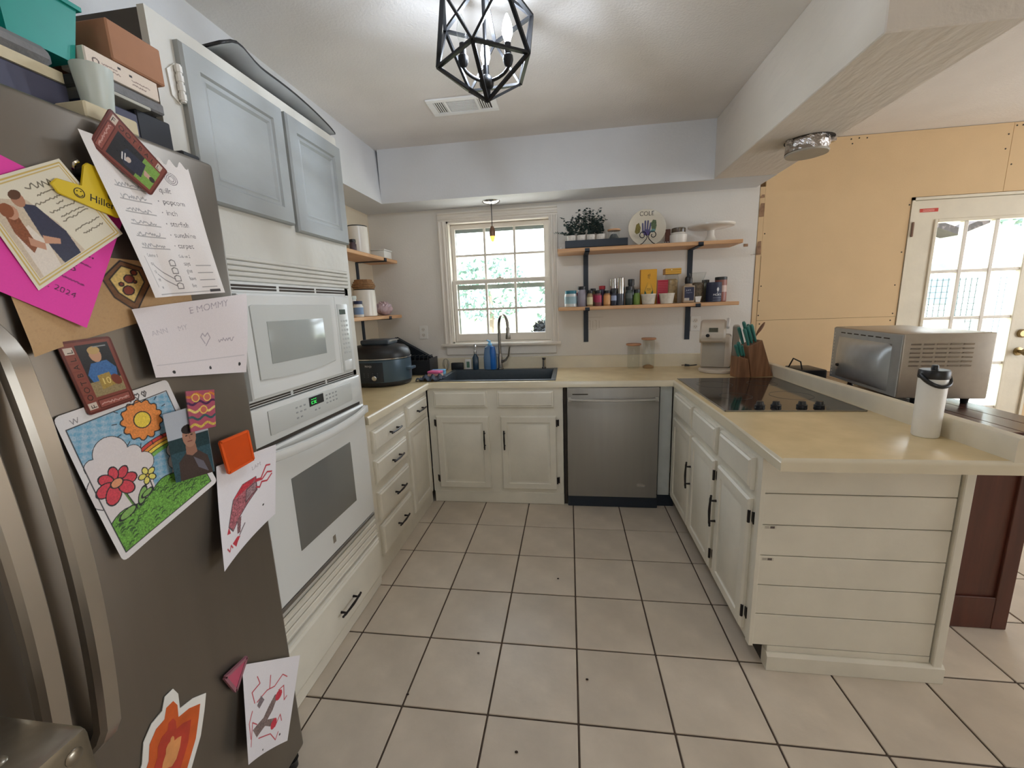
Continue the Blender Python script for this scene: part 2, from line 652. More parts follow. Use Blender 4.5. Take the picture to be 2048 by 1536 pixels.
# ------------------------------------------------------------------ walls
WX0, WX1, WZ0, WZ1 = -1.002, -0.150, 1.14, 2.132          # window opening
DX0, DX1, DZ1 = 2.384, 3.30, 2.085                        # door opening
wb = MB()
TH = 0.12
for (a, b, c, d) in ((XL, WX0, 0, 2.6), (WX1, 1.377, 0, 2.6), (WX0, WX1, 0, WZ0), (WX0, WX1, WZ1, 2.6)):
    wb.box(a, b, YW, YW + TH, c, d)
wall_back = struct('wall_back', wb, M_WALL)
wd = MB()
for (a, b, c, d) in ((1.377, DX0, 0, 2.6), (DX1, 6.12, 0, 2.6), (DX0, DX1, DZ1, 2.6)):
    wd.box(a, b, YW + .012, YW + TH, c, d)
wall_dining = struct('wall_back_dining', wd, M_SEAM)
GP = 0.0022
obj('drywall_panel', MB().prism([(1.417, 1.261 + GP), (DX0 - .004, 1.261 + GP), (DX0 - .004, DZ1 + .004), (2.933, DZ1 + .004), (2.933, 2.521), (1.417, 2.521)], lambda a, b, d: (a, d, b), YW, YW + .013), M_DRY, wall_dining)
for (a, b, c, d) in ((1.417, DX0 - .004, 0.0, 1.261), (2.933 + GP, 4.15, DZ1 + .004, 2.521), (DX1 + .006, 4.15, 0.0, DZ1 + .002), (4.15 + GP, 6.0, 0.0, 2.521)):
    obj('drywall_panel', MB().box(a, b, YW, YW + .013, c, d, 0.001), M_DRY, wall_dining)
# the bare, torn strip between the painted wall and the drywall
obj('corner_strip', MB().box(1.379, 1.415, YW - .002, YW + .013, 0.95, 2.228), M_DRY, wall_dining)
for (a, b, c, d) in ((1.383, 1.414, 2.02, 2.115), (1.380, 1.412, 1.75, 1.85), (1.386, 1.412, 2.150, 2.175), (1.345, 1.381, 1.752, 1.757)):
    pts = [(a + random.uniform(-.004, .004), c), (b, c + random.uniform(0, .008)), (b + random.uniform(-.004, .003), d), (a + .006, d - random.uniform(0, .01)), (a - .003, (c + d) / 2)]
    obj('plaster_patch', MB().prism(pts, lambda p, q, e: (p, e, q), YW - .004, YW - .001), M_PATCH, wall_dining)
obj('tape_scrap', MB().box(1.288, 1.318, YW - .003, YW, 1.815, 1.835), M_PATCH, wall_back)
for x in (1.3785, 1.4155):
    obj('seam_crack', MB().box(x - .0012, x + .0012, YW - .003, YW + .01, 1.02, 1.74), M_SEAM, wall_dining)
scr = None
for (x, z) in ((1.43, 1.90), (1.427, 1.30), (1.425, 1.41), (1.432, 1.52), (2.37, 2.04), (2.36, 1.72), (2.345, 1.49), (2.355, 1.285), (2.345, 1.235),
               (1.44, 1.235), (1.95, 2.50), (2.0, 2.503), (2.05, 2.5), (1.96, 2.47), (2.91, 2.45), (2.905, 2.36), (2.955, 2.26), (2.95, 2.5), (2.985, 2.5)):
    if scr is None:
        o = obj('screw', MB().lathe([(0.005, 0), (0.005, .0015)], mtx=Matrix.Rotation(math.pi / 2, 3, 'X'), seg=8), M_RAIL, wall_dining, world=False)
        scr = o.data
    else:
        o = bpy.data.objects.new('screw', scr)
        C.objects.link(o)
        o.parent = wall_dining
    o.location = (x, YW, z)

wlm = MB()
wlm.box(XL - TH, XL, -6.12, YW + TH, -.12, 2.6)
struct('wall_left', wlm, M_LWALL)
wr = MB()                                                   # window opening y -3.0..-0.4, z .4..2.3
for (a, b, c, d) in ((-6.12, -3.0, 0, 2.6), (-0.4, YW + .12, 0, 2.6), (-3.0, -0.4, 0, .4), (-3.0, -0.4, 2.3, 2.6)):
    wr.box(6.0, 6.12, a, b, c - (.12 if c == 0 else 0), d)
struct('wall_right', wr, M_DRY)
wf = MB()                                                   # unseen opening added for frontal fill light, x -.1..0.7, z 1.1..1.9
for (a, b, c, d) in ((XL, -.1, 0, 2.6), (.7, 6.0, 0, 2.6), (-.1, .7, 0, 1.1), (-.1, .7, 1.9, 2.6)):
    wf.box(a, b, -6.12, -6.0, c - (.12 if c == 0 else 0), d)
struct('wall_front', wf, M_WALL)


# ------------------------------------------------------------------ kitchen window
def deep(x, z, Y):
    """a point measured on the wall plane, moved along its sight line to depth Y"""
    k = (Y - CAM[1]) / (YW - CAM[1])
    return CAM[0] + (x - CAM[0]) * k, CAM[2] + (z - CAM[2]) * k


win = thing('window_1', 'double hung window with white moulded casing above the sink', None, (-.585, YW, 1.14), kind='structure')


def casing(O, L, U, V, name):
    """moulded board: U along the length, V across (outer to inner)"""
    O, U, V = Vector(O), Vector(U), Vector(V)
    prof = [(0, 0), (0, .018), (.004, .022), (.012, .022), (.018, .014), (.034, .012), (.040, .018), (.050, .018), (.056, .011), (.068, .011), (.068, 0)]
    m = MB()
    m.prism(prof, lambda a, b, d: O + V * a + Vector((0, -1, 0)) * b + U * d, 0, L)
    return obj(name, m, M_TRIMW, win)


ZC0 = 1.142
casing((-1.070, YW, ZC0), 2.132 - ZC0, (0, 0, 1), (1, 0, 0), 'casing')
casing((-.100, YW, ZC0), 2.132 - ZC0, (0, 0, 1), (-1, 0, 0), 'casing')
casing((-1.070, YW, 2.2), .97, (1, 0, 0), (0, 0, -1), 'casing')
obj('stool', MB().box(-1.10, -.085, YW - .045, YW + .02, 1.118, 1.142, .006, 2), M_TRIMW, win)
obj('apron', MB().box(-1.06, -.12, YW - .018, YW, 1.045, 1.118, .003), M_WALL, win)
jm = MB()
jm.box(WX0, WX0 + .014, YW, YW + .12, WZ0, WZ1)
jm.box(WX1 - .014, WX1, YW, YW + .12, WZ0, WZ1)
jm.box(WX0, WX1, YW, YW + .12, WZ1 - .014, WZ1)
jm.box(WX0, WX1, YW, YW + .12, WZ0, WZ0 + .012)
obj('jamb', jm, M_TRIMW, win)


def sash(name, x0, x1, z0, z1, gx0, gx1, gz0, gz1, mx, mz, Y):
    m = MB()
    t = .032
    m.box(x0, gx0, Y, Y + t, z0, z1, .003)
    m.box(gx1, x1, Y, Y + t, z0, z1, .003)
    m.box(gx0 - .004, gx1 + .004, Y, Y + t, z0, gz0, .003)
    m.box(gx0 - .004, gx1 + .004, Y, Y + t, gz1, z1, .003)
    s = obj(name, m, M_TRIMW, win)
    for x in mx:
        obj('muntin', MB().box(x - .009, x + .009, Y + .002, Y + .026, gz0, gz1, .003), M_TRIMW, s)
    obj('muntin', MB().box(gx0, gx1, Y + .004, Y + .024, mz - .009, mz + .009, .003), M_TRIMW, s)
    xs, zs = [gx0] + list(mx) + [gx1], [gz0, mz, gz1]
    for i in range(3):
        for j in range(2):
            obj('pane', MB().box(xs[i], xs[i + 1], Y + .015, Y + .018, zs[j], zs[j + 1]), M_GLASS, s)
    return s


Y1 = YW + .035
ax0, az0 = deep(-.945, 1.221, Y1); ax1, az1 = deep(-.212, 1.632, Y1)
sash('lower_sash', WX0 + .016, WX1 - .016, WZ0 + .014, deep(0, 1.664, Y1)[1], ax0, ax1, az0, az1, [deep(-.693, 0, Y1)[0], deep(-.450, 0, Y1)[0]], deep(0, 1.424, Y1)[1], Y1)
stf = MB()
for (a, b, c, d) in ((WX0 + .016, WX1 - .016, 2.055, WZ1 - .016), (WX0 + .016, WX0 + .050, WZ0 + .014, 2.06), (WX1 - .045, WX1 - .016, WZ0 + .014, 2.06), (WX0 + .05, WX1 - .045, 1.590, 1.628), (WX0 + .05, WX1 - .045, WZ0 + .014, 1.205)):
    stf.box(a, b, YW + .108, YW + .118, c, d)
obj('storm_frame', stf, mat('storm_aluminium', (150, 158, 150), .5, .2), win)
Y2 = YW + .072
bx0, bz0 = deep(-.935, 1.668, Y2); bx1, bz1 = deep(-.209, 2.068, Y2)
sash('upper_sash', WX0 + .016, WX1 - .016, deep(0, 1.636, Y2)[1], WZ1 - .015, bx0, bx1, bz0, bz1, [deep(-.691, 0, Y2)[0], deep(-.446, 0, Y2)[0]], deep(0, 1.859, Y2)[1], Y2)
lk = MB().box(-.61, -.55, Y1 - .004, Y1 + .018, 1.668, 1.676, .002)
lk.lathe([(.012, 0), (.012, .006), (.006, .012), (0, .012)], (-.58, Y1 + .006, 1.676), 10)
obj('sash_lock', lk, M_TRIMW, win)

# ------------------------------------------------------------------ glazed door in the dining wall
door = thing('door_1', 'glazed panelled exterior door with white muntins in the tan wall', None, (2.85, YW, 0), kind='structure')
fr = MB()
fr.box(DX0, DX0 + .018, YW - .006, YW + .1, 0, DZ1)
fr.box(DX1 - .018, DX1, YW - .006, YW + .1, 0, DZ1)
fr.box(DX0, DX1, YW - .006, YW + .1, DZ1 - .018, DZ1)
obj('door_frame', fr, M_CREAM, door)
SX0, SX1, SZ1 = DX0 + .021, DX1 - .021, DZ1 - .021
gx = [2.567, 2.752, 2.941, 3.128]
gz = [0.235, 0.570, 0.903, 1.238, 1.572, 1.912]
sl = MB()
sl.box(SX0, gx[0], YW + .006, YW + .05, .01, SZ1)
sl.box(gx[-1], SX1, YW + .006, YW + .05, .01, SZ1)
sl.box(gx[0], gx[-1], YW + .006, YW + .05, .01, gz[0])
sl.box(gx[0], gx[-1], YW + .006, YW + .05, gz[-1], SZ1)
slab = obj('door_slab', sl, M_CREAM, door)
gb = MB()
for (a, b, c, d) in ((gx[0] - .022, gx[0], gz[0] - .022, gz[-1] + .022), (gx[-1], gx[-1] + .022, gz[0] - .022, gz[-1] + .022),
                     (gx[0], gx[-1], gz[0] - .022, gz[0]), (gx[0], gx[-1], gz[-1], gz[-1] + .022)):
    gb.box(a, b, YW - .002, YW + .01, c, d, .003)
obj('glazing_bead', gb, M_CREAM, slab)
for x in gx[1:-1]:
    obj('muntin', MB().box(x - .013, x + .013, YW + .004, YW + .05, gz[0], gz[-1], .004), M_TRIMW, slab)
for z in gz[1:-1]:
    obj('muntin', MB().box(gx[0], gx[-1], YW + .008, YW + .046, z - .011, z + .011, .004), M_TRIMW, slab)
for i in range(3):
    for j in range(5):
        obj('pane', MB().box(gx[i], gx[i + 1], YW + .026, YW + .030, gz[j], gz[j + 1]), M_GLASS, slab)
for z in (1.87, 1.05, .25):
    hg = MB().box(DX0 + .012, DX0 + .030, YW - .010, YW + .006, z - .045, z + .045, .002)
    hg.tube([(DX0 + .02, YW - .010, z - .05), (DX0 + .02, YW - .010, z + .05)], .006)
    obj('hinge', hg, M_COPPER, door)
M_BRASS = mat('aged_brass', (150, 130, 92), 0.3, 0.9, var=.05)
kn = MB().lathe([(.03, 0), (.03, .006), (.012, .01), (.012, .035), (.024, .045), (.028, .058), (.02, .07), (0, .072)], (3.21, YW + .006, .985), 16, mtx=Matrix.Rotation(math.pi / 2, 3, 'X'))
obj('door_knob', kn, M_BRASS, door)
db = MB().lathe([(.03, 0), (.03, .012), (.022, .018), (0, .018)], (3.21, YW + .006, 1.115), 16, mtx=Matrix.Rotation(math.pi / 2, 3, 'X'))
obj('deadbolt', db, M_BRASS, door)
cv = Canvas(.115, .024, 80, (200, 62, 44))
for k in range(2):
    cv.scrib(.02, .007 + .009 * k, .07, (236, 190, 176), .001, 30, .001)
st = printed('warning_sticker', cv, lambda u, v: (2.445 + u, 0 * u + YW + .0045, 1.985 + v), PRINT, door, label='small red warning sticker')

# ------------------------------------------------------------------ base cabinets
DOORP = [(0, 0), (0, .012), (.008, .020), (.046, .020), (.050, .014), (.060, .013), (.068, .017)]
DRAWP = [(0, 0), (0, .010), (.004, .016), (.010, .016), (.018, .022)]


def pull(parent, c, along, nrm, L=.115):
    """slim black pull with two posts and turned ends"""
    c, a, n = Vector(c), Vector(along), Vector(nrm)
    m = MB()
    pts, rad = [], []
    for k in range(11):
        t = -1 + 2 * k / 10
        pts.append(c + a * (t * L / 2) + n * (.028 - .004 * t * t))
        rad.append(.0040 + .0022 * (1 - abs(t)) + (.0016 if k in (1, 9) else 0))
    m.tube(pts, rad, 8)
    for s in (-1, 1):
        m.tube([c + a * (s * L * .34), c + a * (s * L * .34) + n * .028], [.006, .0035], 8)
        m.sphere(c + a * (s * L / 2) + n * .024, .0055, 8, 6)
    return obj('handle', m, M_BRONZE, parent, label='slim dark bronze pull')


def hinge(parent, c, along, nrm, side, L=.05):
    c, a, n, s = Vector(c), Vector(along), Vector(nrm), Vector(side)
    m = MB()
    m.tube([c - a * L / 2 + n * .014, c + a * L / 2 + n * .014], .0055, 8)
    p = [(-L * .38, 0), (-L * .5, .016), (L * .5, .016), (L * .38, 0)]
    m.prism(p, lambda u, v, d: c + a * u + s * v + n * d, 0, .004)
    return obj('hinge', m, M_BRONZE, parent, label='dark bronze hinge')


def front(parent, name, O, U, V, N, w, h, prof, m=None):
    return obj(name, MB().panel(O, U, V, N, w, h, prof), m or M_CAB, parent)


YB = -.023
# --- sink base cabinet
sb = thing('sink_base_cabinet', 'cream-white sink base cabinet with two false drawer fronts and two doors, left of the dishwasher', 'cabinet', (-.55, YB, 0))
b = MB()
b.box(-1.042, -.066, YB, YB + .019, .085, .8765)
b.box(-1.042, -.066, YB + .019, .55, .085, .66)
obj('body', b, M_CAB, sb)
obj('toe_board', MB().box(-1.036, -.064, YB - .004, YB + .012, 0.001, .088, .002), M_CAB, sb)
for (x0, x1) in ((-.995, -.603), (-.530, -.128)):
    front(sb, 'drawer_front', (x0, YB, .735), (1, 0, 0), (0, 0, 1), (0, -1, 0), x1 - x0, .122, DRAWP)
dl = front(sb, 'door', (-.988, YB, .119), (1, 0, 0), (0, 0, 1), (0, -1, 0), .393, .553, DOORP)
pull(dl, (-.628, YB - .02, .50), (0, 0, 1), (0, -1, 0), .135)
for z in (.62, .19):
    hinge(dl, (-.990, YB, z), (0, 0, 1), (0, -1, 0), (-1, 0, 0))
dr = front(sb, 'door', (-.511, YB, .119), (1, 0, 0), (0, 0, 1), (0, -1, 0), .399, .553, DOORP)
pull(dr, (-.484, YB - .02, .50), (0, 0, 1), (0, -1, 0), .135)
for z in (.62, .19):
    hinge(dr, (-.110, YB, z), (0, 0, 1), (0, -1, 0), (1, 0, 0))

# --- left run: drawer bank and narrow door cabinet
XF = -1.052
ex, ez, nx = (0, 1, 0), (0, 0, 1), (1, 0, 0)
dbk = thing('drawer_base_cabinet', 'cream-white bank of four drawers beside the wall oven', 'cabinet', (-1.3, -.7, 0))
b = MB()
b.box(XL + .002, XF, -.968, -.447, .085, .8765)
obj('body', b, M_CAB, dbk)
obj('toe_board', MB().box(XL + .01, XF - .004, -.968, -.447, .001, .086), M_CAB, dbk)
for (z0, z1) in ((.704, .826), (.530, .662), (.318, .483), (.112, .292)):
    d = front(dbk, 'drawer', (XF, -.902, z0), ex, ez, nx, .425, z1 - z0, DRAWP)
    pull(d, (XF + .022, -.665, (z0 + z1) / 2), (0, 1, 0), (1, 0, 0), .135)
ndc = thing('narrow_base_cabinet', 'narrow cream-white cabinet with one drawer over one door, in the left corner', 'cabinet', (-1.3, -.25, 0))
b = MB()
b.box(XL + .002, XF, -.445, YB - .002, .085, .8765)
obj('body', b, M_CAB, ndc)
obj('toe_board', MB().box(XL + .01, XF - .004, -.445, YB - .01, .001, .086), M_CAB, ndc)
d = front(ndc, 'drawer', (XF, -.430, .705), ex, ez, nx, .360, .135, DRAWP)
pull(d, (XF + .022, -.235, .775), (0, 1, 0), (1, 0, 0), .135)
front(ndc, 'door', (XF, -.430, .112), ex, ez, nx, .362, .566, DOORP)

# --- filler panel right of the dishwasher
fl = obj('filler_panel', MB().box(.588, .668, -.012, .02, .09, .8765, .002), mat('filler_paint', (196, 200, 196), .5))
tag(fl, 'narrow bluish-white filler strip right of the dishwasher', 'panel')
fk = obj('kick_board', MB().box(.588, .700, .0, .02, .001, .088), M_NAVY)
tag(fk, 'short black kick board below the filler strip', 'kick board')

# --- peninsula cabinet
XP = .672
pen = thing('peninsula_cabinet', 'white peninsula cabinet with three drawers, three doors and a plank-clad end', 'cabinet', (1.0, -.7, 0))
b = MB()
b.box(XP, 1.316, -1.302, -.02, .095, .8765, .0015)
obj('body', b, M_CAB, pen)
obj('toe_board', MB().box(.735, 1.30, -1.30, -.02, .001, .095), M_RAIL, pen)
for k, (y0, y1) in enumerate(((-.497, -.112), (-.885, -.522), (-1.277, -.935))):
    w = y1 - y0
    front(pen, 'drawer_front', (XP, y1, .722), (0, -1, 0), ez, (-1, 0, 0), w, .130, DRAWP)
    d = front(pen, 'door', (XP, y1, .125), (0, -1, 0), ez, (-1, 0, 0), w, .562, DOORP)
    if k:
        pull(d, (XP - .02, y1 - .018, .465), ez, (-1, 0, 0), .15)
        for z in (.615, .205):
            hinge(d, (XP, y0, z), ez, (-1, 0, 0), (0, -1, 0))
YE = -1.332
zs = [.112, .237, .362, .4865, .611, .7355, .877]
for k in range(6):
    x0 = .682
    obj('plank', MB().box(x0, 1.302, YE, -1.302, zs[k] + (.0016 if k else -.012), zs[k + 1] - .0016, .0022), M_CAB, pen)
obj('plank', MB().box(.737, 1.302, YE, -1.302, .074, .0985, .001), M_CAB, pen)
obj('corner_post', MB().box(1.306, 1.338, YE - .012, -1.29, .001, .876, .003), M_CAB, pen)
obj('stile', MB().box(.668, .684, YE - .002, -1.302, .095, .876, .001), M_CAB, pen)
obj('skirting_board', MB().prism([(YE - .016, .001), (YE - .016, .062), (YE - .006, .074), (-1.302, .074), (-1.302, .001)], lambda a, b_, d: (d, a, b_), .733, 1.345), M_CAB, pen)
obj('side_panel', MB().box(1.318, 1.334, -1.29, YW - .03, .001, .876), M_CAB, pen)
for (x, z) in ((.691, .602), (.691, .472)):
    cv = Canvas(.042, .012, 60, (206, 200, 184))
    cv.rect(.020, .002, .036, .011, (96, 84, 78)); cv.scrib(.003, .008, .014, (120, 112, 104), .0006, 12, .0008); cv.scrib(.003, .004, .014, (120, 112, 104), .0006, 12, .0008)
    printed('barcode_label', cv, lambda u, v, x=x, z=z: (x + u, 0 * u + YE - .0006, z - .006 + v), PRINT, pen, label='tiny white barcode label')

# ------------------------------------------------------------------ countertop
CT = .042
xs = [XL + .001, -1.021, -.985, -.128, .662, 1.375]
ys = [-1.467, -.957, -.039, .02, .545, YW - .001]


def cell_in(i, j):
    x0, x1, y0, y1 = xs[i], xs[i + 1], ys[j], ys[j + 1]
    xm, ym = (x0 + x1) / 2, (y0 + y1) / 2
    if -.985 < xm < -.128 and .02 < ym < .545:
        return False
    if ym > -.039:
        return True
    if xm < -1.021:
        return ym > -.957
    if xm > .662:
        return True
    return False


bm = bmesh.new()
V = {}
faces = []
for i in range(5):
    for j in range(5):
        if cell_in(i, j):
            q = []
            for (a, c) in ((i, j), (i + 1, j), (i + 1, j + 1), (i, j + 1)):
                if (a, c) not in V:
                    V[(a, c)] = bm.verts.new((xs[a], ys[c], HC))
                q.append(V[(a, c)])
            faces.append(bm.faces.new(q))
ext = bmesh.ops.extrude_face_region(bm, geom=faces)
for v in [g for g in ext['geom'] if isinstance(g, bmesh.types.BMVert)]:
    v.co.z -= CT
fe = []
for e in bm.edges:
    a, c = e.verts[0].co, e.verts[1].co
    if abs(a.z - HC) > 1e-5 or abs(c.z - HC) > 1e-5:
        continue
    mx, my = (a.x + c.x) / 2, (a.y + c.y) / 2
    same_x, same_y = abs(a.x - c.x) < 1e-6, abs(a.y - c.y) < 1e-6
    if (same_x and abs(mx + 1.021) < 1e-4 and my < -.039) or (same_x and abs(mx - .662) < 1e-4 and my < -.039) or \
       (same_y and abs(my + .039) < 1e-4 and -1.021 < mx < .662) or (same_y and abs(my + 1.467) < 1e-4):
        fe.append(e)
bmesh.ops.bevel(bm, geom=fe, offset=.014, segments=4, affect='EDGES', profile=0.5)
bm.faces.ensure_lookup_table()
top = thing('countertop', 'beige laminate U-shaped countertop with rounded front edge and low backsplash', 'countertop', (-.2, .3, HC))
m = MB(); m.bm.free(); m.bm = bm
for f in bm.faces:
    f.material_index = 0 if (f.normal.z > .98 or f.calc_center_median().z > HC - .0005) else 1
wt = obj('worktop', m, [M_COUNTER, M_CNOSE], top)
SPL = MB()
SPL.box(XL + .02, 1.325, YW - .02, YW - .0005, HC - .004, 1.020, .004)
obj('backsplash', SPL, M_CNOSE, top)
obj('backsplash', MB().box(XL + .0005, XL + .02, -.957, YW - .001, HC - .004, 1.020, .004), M_CNOSE, top)
bsp = MB().prism([(1.321, HC - .004), (1.321, .982), (1.325, .992), (1.335, .996), (1.352, .996), (1.358, .990), (1.366, .990), (1.366, HC - .004)],
                 lambda a, b_, d: (a, d, b_), -1.462, YW - .02)
obj('peninsula_backsplash', bsp, M_CREAM, top)

# ------------------------------------------------------------------ tall oven cabinet
XT = -1.034
ty0, ty1 = -1.815, -.972
tall = thing('oven_tall_cabinet', 'tall white cabinet housing the microwave and wall oven, with grey-washed upper doors', 'cabinet', (-1.35, -1.4, 0))
for (nm, bx_) in (('side_panel', (ty0, ty0 + .019, .001, 2.19)), ('side_panel', (ty1 - .019, ty1, .001, 2.19)), ('top_panel', (ty0 + .019, ty1 - .019, 2.171, 2.19)),
                  ('oven_deck', (ty0 + .019, ty1 - .019, .390, .409)), ('bottom_panel', (ty0 + .019, ty1 - .019, .001, .05))):
    obj(nm, MB().box(XL + .002, XT - .02, *bx_), M_DARKSIDE, tall)
obj('back_panel', MB().box(XL + .002, XL + .012, ty0 + .019, ty1 - .019, .41, 2.17), M_DARKSIDE, tall)
f = MB()
f.box(XT - .02, XT, ty0, ty0 + .075, .001, 2.195)               # left stile
f.box(XT - .02, XT, ty1 - .062, ty1, .001, 2.195)               # right stile
f.box(XT - .02, XT, ty0 + .075, ty1 - .062, 1.546, 2.195)       # panel behind the upper doors
f.box(XT - .02, XT, ty0 + .075, ty1 - .062, .001, .418)
obj('face_frame', f, M_TALL, tall)
obj('side_skin', MB().box(XT - .62, XT - .0005, ty1, ty1 + .003, .001, 2.195), M_TALL, tall)
GP2 = [(0, 0), (0, .014), (.006, .021), (.052, .021), (.057, .014), (.064, .0135), (.07, .017), (.078, .011)]
obj('upper_door', MB().panel((XT, -1.748, 1.762), ex, ez, nx, .393, .392, GP2), M_CABGREY, tall, label='grey-washed raised panel door')
d2 = obj('upper_door', MB().panel((XT, -1.335, 1.744), ex, ez, nx, .360, .410, GP2), M_CABGREY, tall, label='grey-washed raised panel door')
hm = MB()
hm.tube([(XT + .012, -1.757, 2.00), (XT + .012, -1.757, 2.09)], .007, 8)
for k in range(4):
    hm.tube([(XT + .012, -1.757, 2.005 + k * .022), (XT + .012, -1.757, 2.02 + k * .022)], .009, 8)
hm.prism([(-1.757, 1.995), (-1.78, 2.01), (-1.783, 2.07), (-1.757, 2.095)], lambda a, b_, d: (XT + d, a, b_), 0, .004)
obj('hinge', hm, M_OFFW, tall, label='old cream-painted hinge')
# grooved boards above the microwave and below the oven
for k in range(5):
    z = 1.624 - k * .0158
    obj('slat', MB().box(XT, XT + .009, ty0 + .078, ty1 - .030, z - .0138, z, .003), M_TALL, tall)
for k in range(3):
    z = .383 - k * .03
    obj('slat', MB().box(XT - .001, XT + .010, ty0 + .078, ty1 - .010, z - .027, z, .005), M_CAB, tall)
lowd = front(tall, 'bottom_drawer', (XT, ty0 + .06, .070), ex, ez, nx, .775, .205, DRAWP)
pull(lowd, (XT + .022, -1.335, .160), (0, 1, 0), (1, 0, 0), .15)
obj('base_board', MB().box(XT - .02, XT + .004, ty0, ty1, .001, .055, .002), M_CAB, tall)
obj('moulding', MB().box(XT, XT + .012, ty0 + .076, ty1 - .004, .292, .300, .003), M_CAB, tall)

# curled black-backed sheet lying on the tall cabinet
cs = MB()
n1, n2 = 26, 6
grid = []
for i in range(n1 + 1):
    t = i / n1
    y = -1.60 + .60 * t
    lift = .034 * math.exp(-((t - .12) / .10) ** 2) + .040 * math.sin(math.pi * min(1, .08 + t * .92)) ** .7
    row = []
    for j in range(n2 + 1):
        s = j / n2
        x = XT - .40 + .42 * s
        row.append((x, y, 2.1985 + lift * (s ** 1.6)))
    grid.append(row)
for i in range(n1):
    for j in range(n2):
        cs._faces([grid[i][j], grid[i + 1][j], grid[i + 1][j + 1], grid[i][j + 1]], [(0, 1, 2, 3)], 0)
bmesh.ops.remove_doubles(cs.bm, verts=cs.bm.verts, dist=1e-5)
M_SHEET = mat('grey_sheet', (150, 152, 152), .6, var=.08)
sh = obj('curled_sheet', cs, [M_SHEET, M_BLACKP], smooth=60)
sm = sh.modifiers.new('solid', 'SOLIDIFY'); sm.thickness = .009; sm.offset = 1; sm.material_offset_rim = 1; sm.material_offset = 0
tag(sh, 'curled grey sheet with black edge lying on top of the tall cabinet', 'sheet')

# ------------------------------------------------------------------ built-in microwave
XM = -1.016
mw = thing('built_in_microwave', 'white built-in microwave with grey window above the wall oven', 'microwave', (-1.2, -1.4, 1.15))
b = MB()
b.box(-1.55, XM - .002, -1.735, -1.038, 1.17, 1.515)
obj('body', b, M_WHITE, mw)
tr = MB()
tr.box(XM - .016, XM, -1.738, -1.034, 1.512, 1.545, .002)
tr.box(XM - .016, XM, -1.738, -1.708, 1.150, 1.545, .002)
tr.box(XM - .016, XM, -1.064, -1.034, 1.150, 1.545, .002)
tr.box(XM - .016, XM, -1.738, -1.034, 1.150, 1.176, .002)
trim = obj('trim_frame', tr, M_WHITE, mw)
for z0, z1 in ((1.520, 1.538), (1.1545, 1.1695)):
    for (a, c) in ((-1.722, -1.508), (-1.494, -1.290), (-1.278, -1.058)):
        v = MB()
        for k in range(2):
            zz = z0 + (z1 - z0) * (k * .55)
            v.box(XM - .002, XM + .0012, a, c, zz, zz + (z1 - z0) * .38, .0008)
        obj('vent_slot', v, M_RAIL, trim)
XD = -.998
dm = MB().panel((XM, -1.706, 1.178), ex, ez, nx, .522, .330, [(0, 0), (0, .014), (.005, .018), (.035, .018), (.040, .0165), (.0405, .0165)])
mdoor = obj('door', dm, M_WHITE, mw)
ins = MB().prism([(-1.665, 1.236), (-1.668, 1.470), (-1.655, 1.475), (-1.232, 1.475), (-1.222, 1.468), (-1.226, 1.243), (-1.34, 1.232), (-1.45, 1.228), (-1.56, 1.230)],
                 lambda a, b_, d: (XD + d, a, b_), -.003, .003, .0015)
obj('door_inset', ins, M_WHITE2, mdoor)
wn_ = MB().box(XD + .002, XD + .0045, -1.604, -1.288, 1.281, 1.420, .002, 2)
obj('window', wn_, M_MWGLASS, mdoor)
cp = MB().panel((XM, -1.182, 1.178), ex, ez, nx, .112, .330, [(0, 0), (0, .013), (.004, .017)])
cpo = obj('control_panel', cp, M_WHITE, mw)
obj('control_inset', MB().box(XD - .002, XD + .0022, -1.171, -1.090, 1.183, 1.475, .002, 2), M_WHITE2, cpo)
obj('display', MB().box(XD, XD + .0035, -1.160, -1.112, 1.432, 1.453, .001), mat('dark_display', (58, 72, 66), .2), cpo)
for r_ in range(8):
    for c_ in range(3):
        z = 1.405 - r_ * .0195
        y = -1.155 + c_ * .020
        obj('keypad_button', MB().box(XD + .001, XD + .0032, y, y + .013, z - .006, z + .003, .001), mat('key_grey', (176, 178, 176), .4) if r_ + c_ == 0 else bpy.data.materials['key_grey'], cpo)
obj('door_button', MB().box(XD, XD + .005, -1.164, -1.100, 1.187, 1.232, .004, 2), M_WHITE, cpo)

# ------------------------------------------------------------------ wall oven
ov = thing('wall_oven', 'white wall oven with dark window, bowed handle and green clock display', 'oven', (-1.2, -1.4, .41))
obj('body', MB().box(-1.60, XM - .002, -1.735, -1.038, .42, 1.145), M_WHITE, ov)
ct = MB().panel((XM, -1.735, 1.024), ex, ez, nx, .695, .124, [(0, 0), (0, .012), (.006, .016)])
cto = obj('control_panel', ct, M_WHITE, ov)
obj('panel_inset', MB().box(XD - .003, XD + .0018, -1.655, -1.128, 1.048, 1.131, .0018, 2), M_WHITE2, cto)
obj('clock_display', MB().box(XD, XD + .0034, -1.440, -1.347, 1.092, 1.127, .001), M_BLACKP, cto)
gseg = MB()
for k in range(3):
    y = -1.428 + k * .012
    for (a, c, d, e) in ((0, .008, 1.117, 1.1185), (0, .008, 1.1085, 1.110), (0, .008, 1.100, 1.1015), (0 if k != 1 else .0065, .0015 if k != 1 else .008, 1.100, 1.110)):
        gseg.box(XD + .0036, XD + .0040, y + a, y + c, d, e)
obj('clock_digits', gseg, mat('green_digits', (20, 160, 40), .5, emit=(.05, .8, .12), estr=1.2), cto)
kb = mat('key_print', (150, 152, 152), .5)
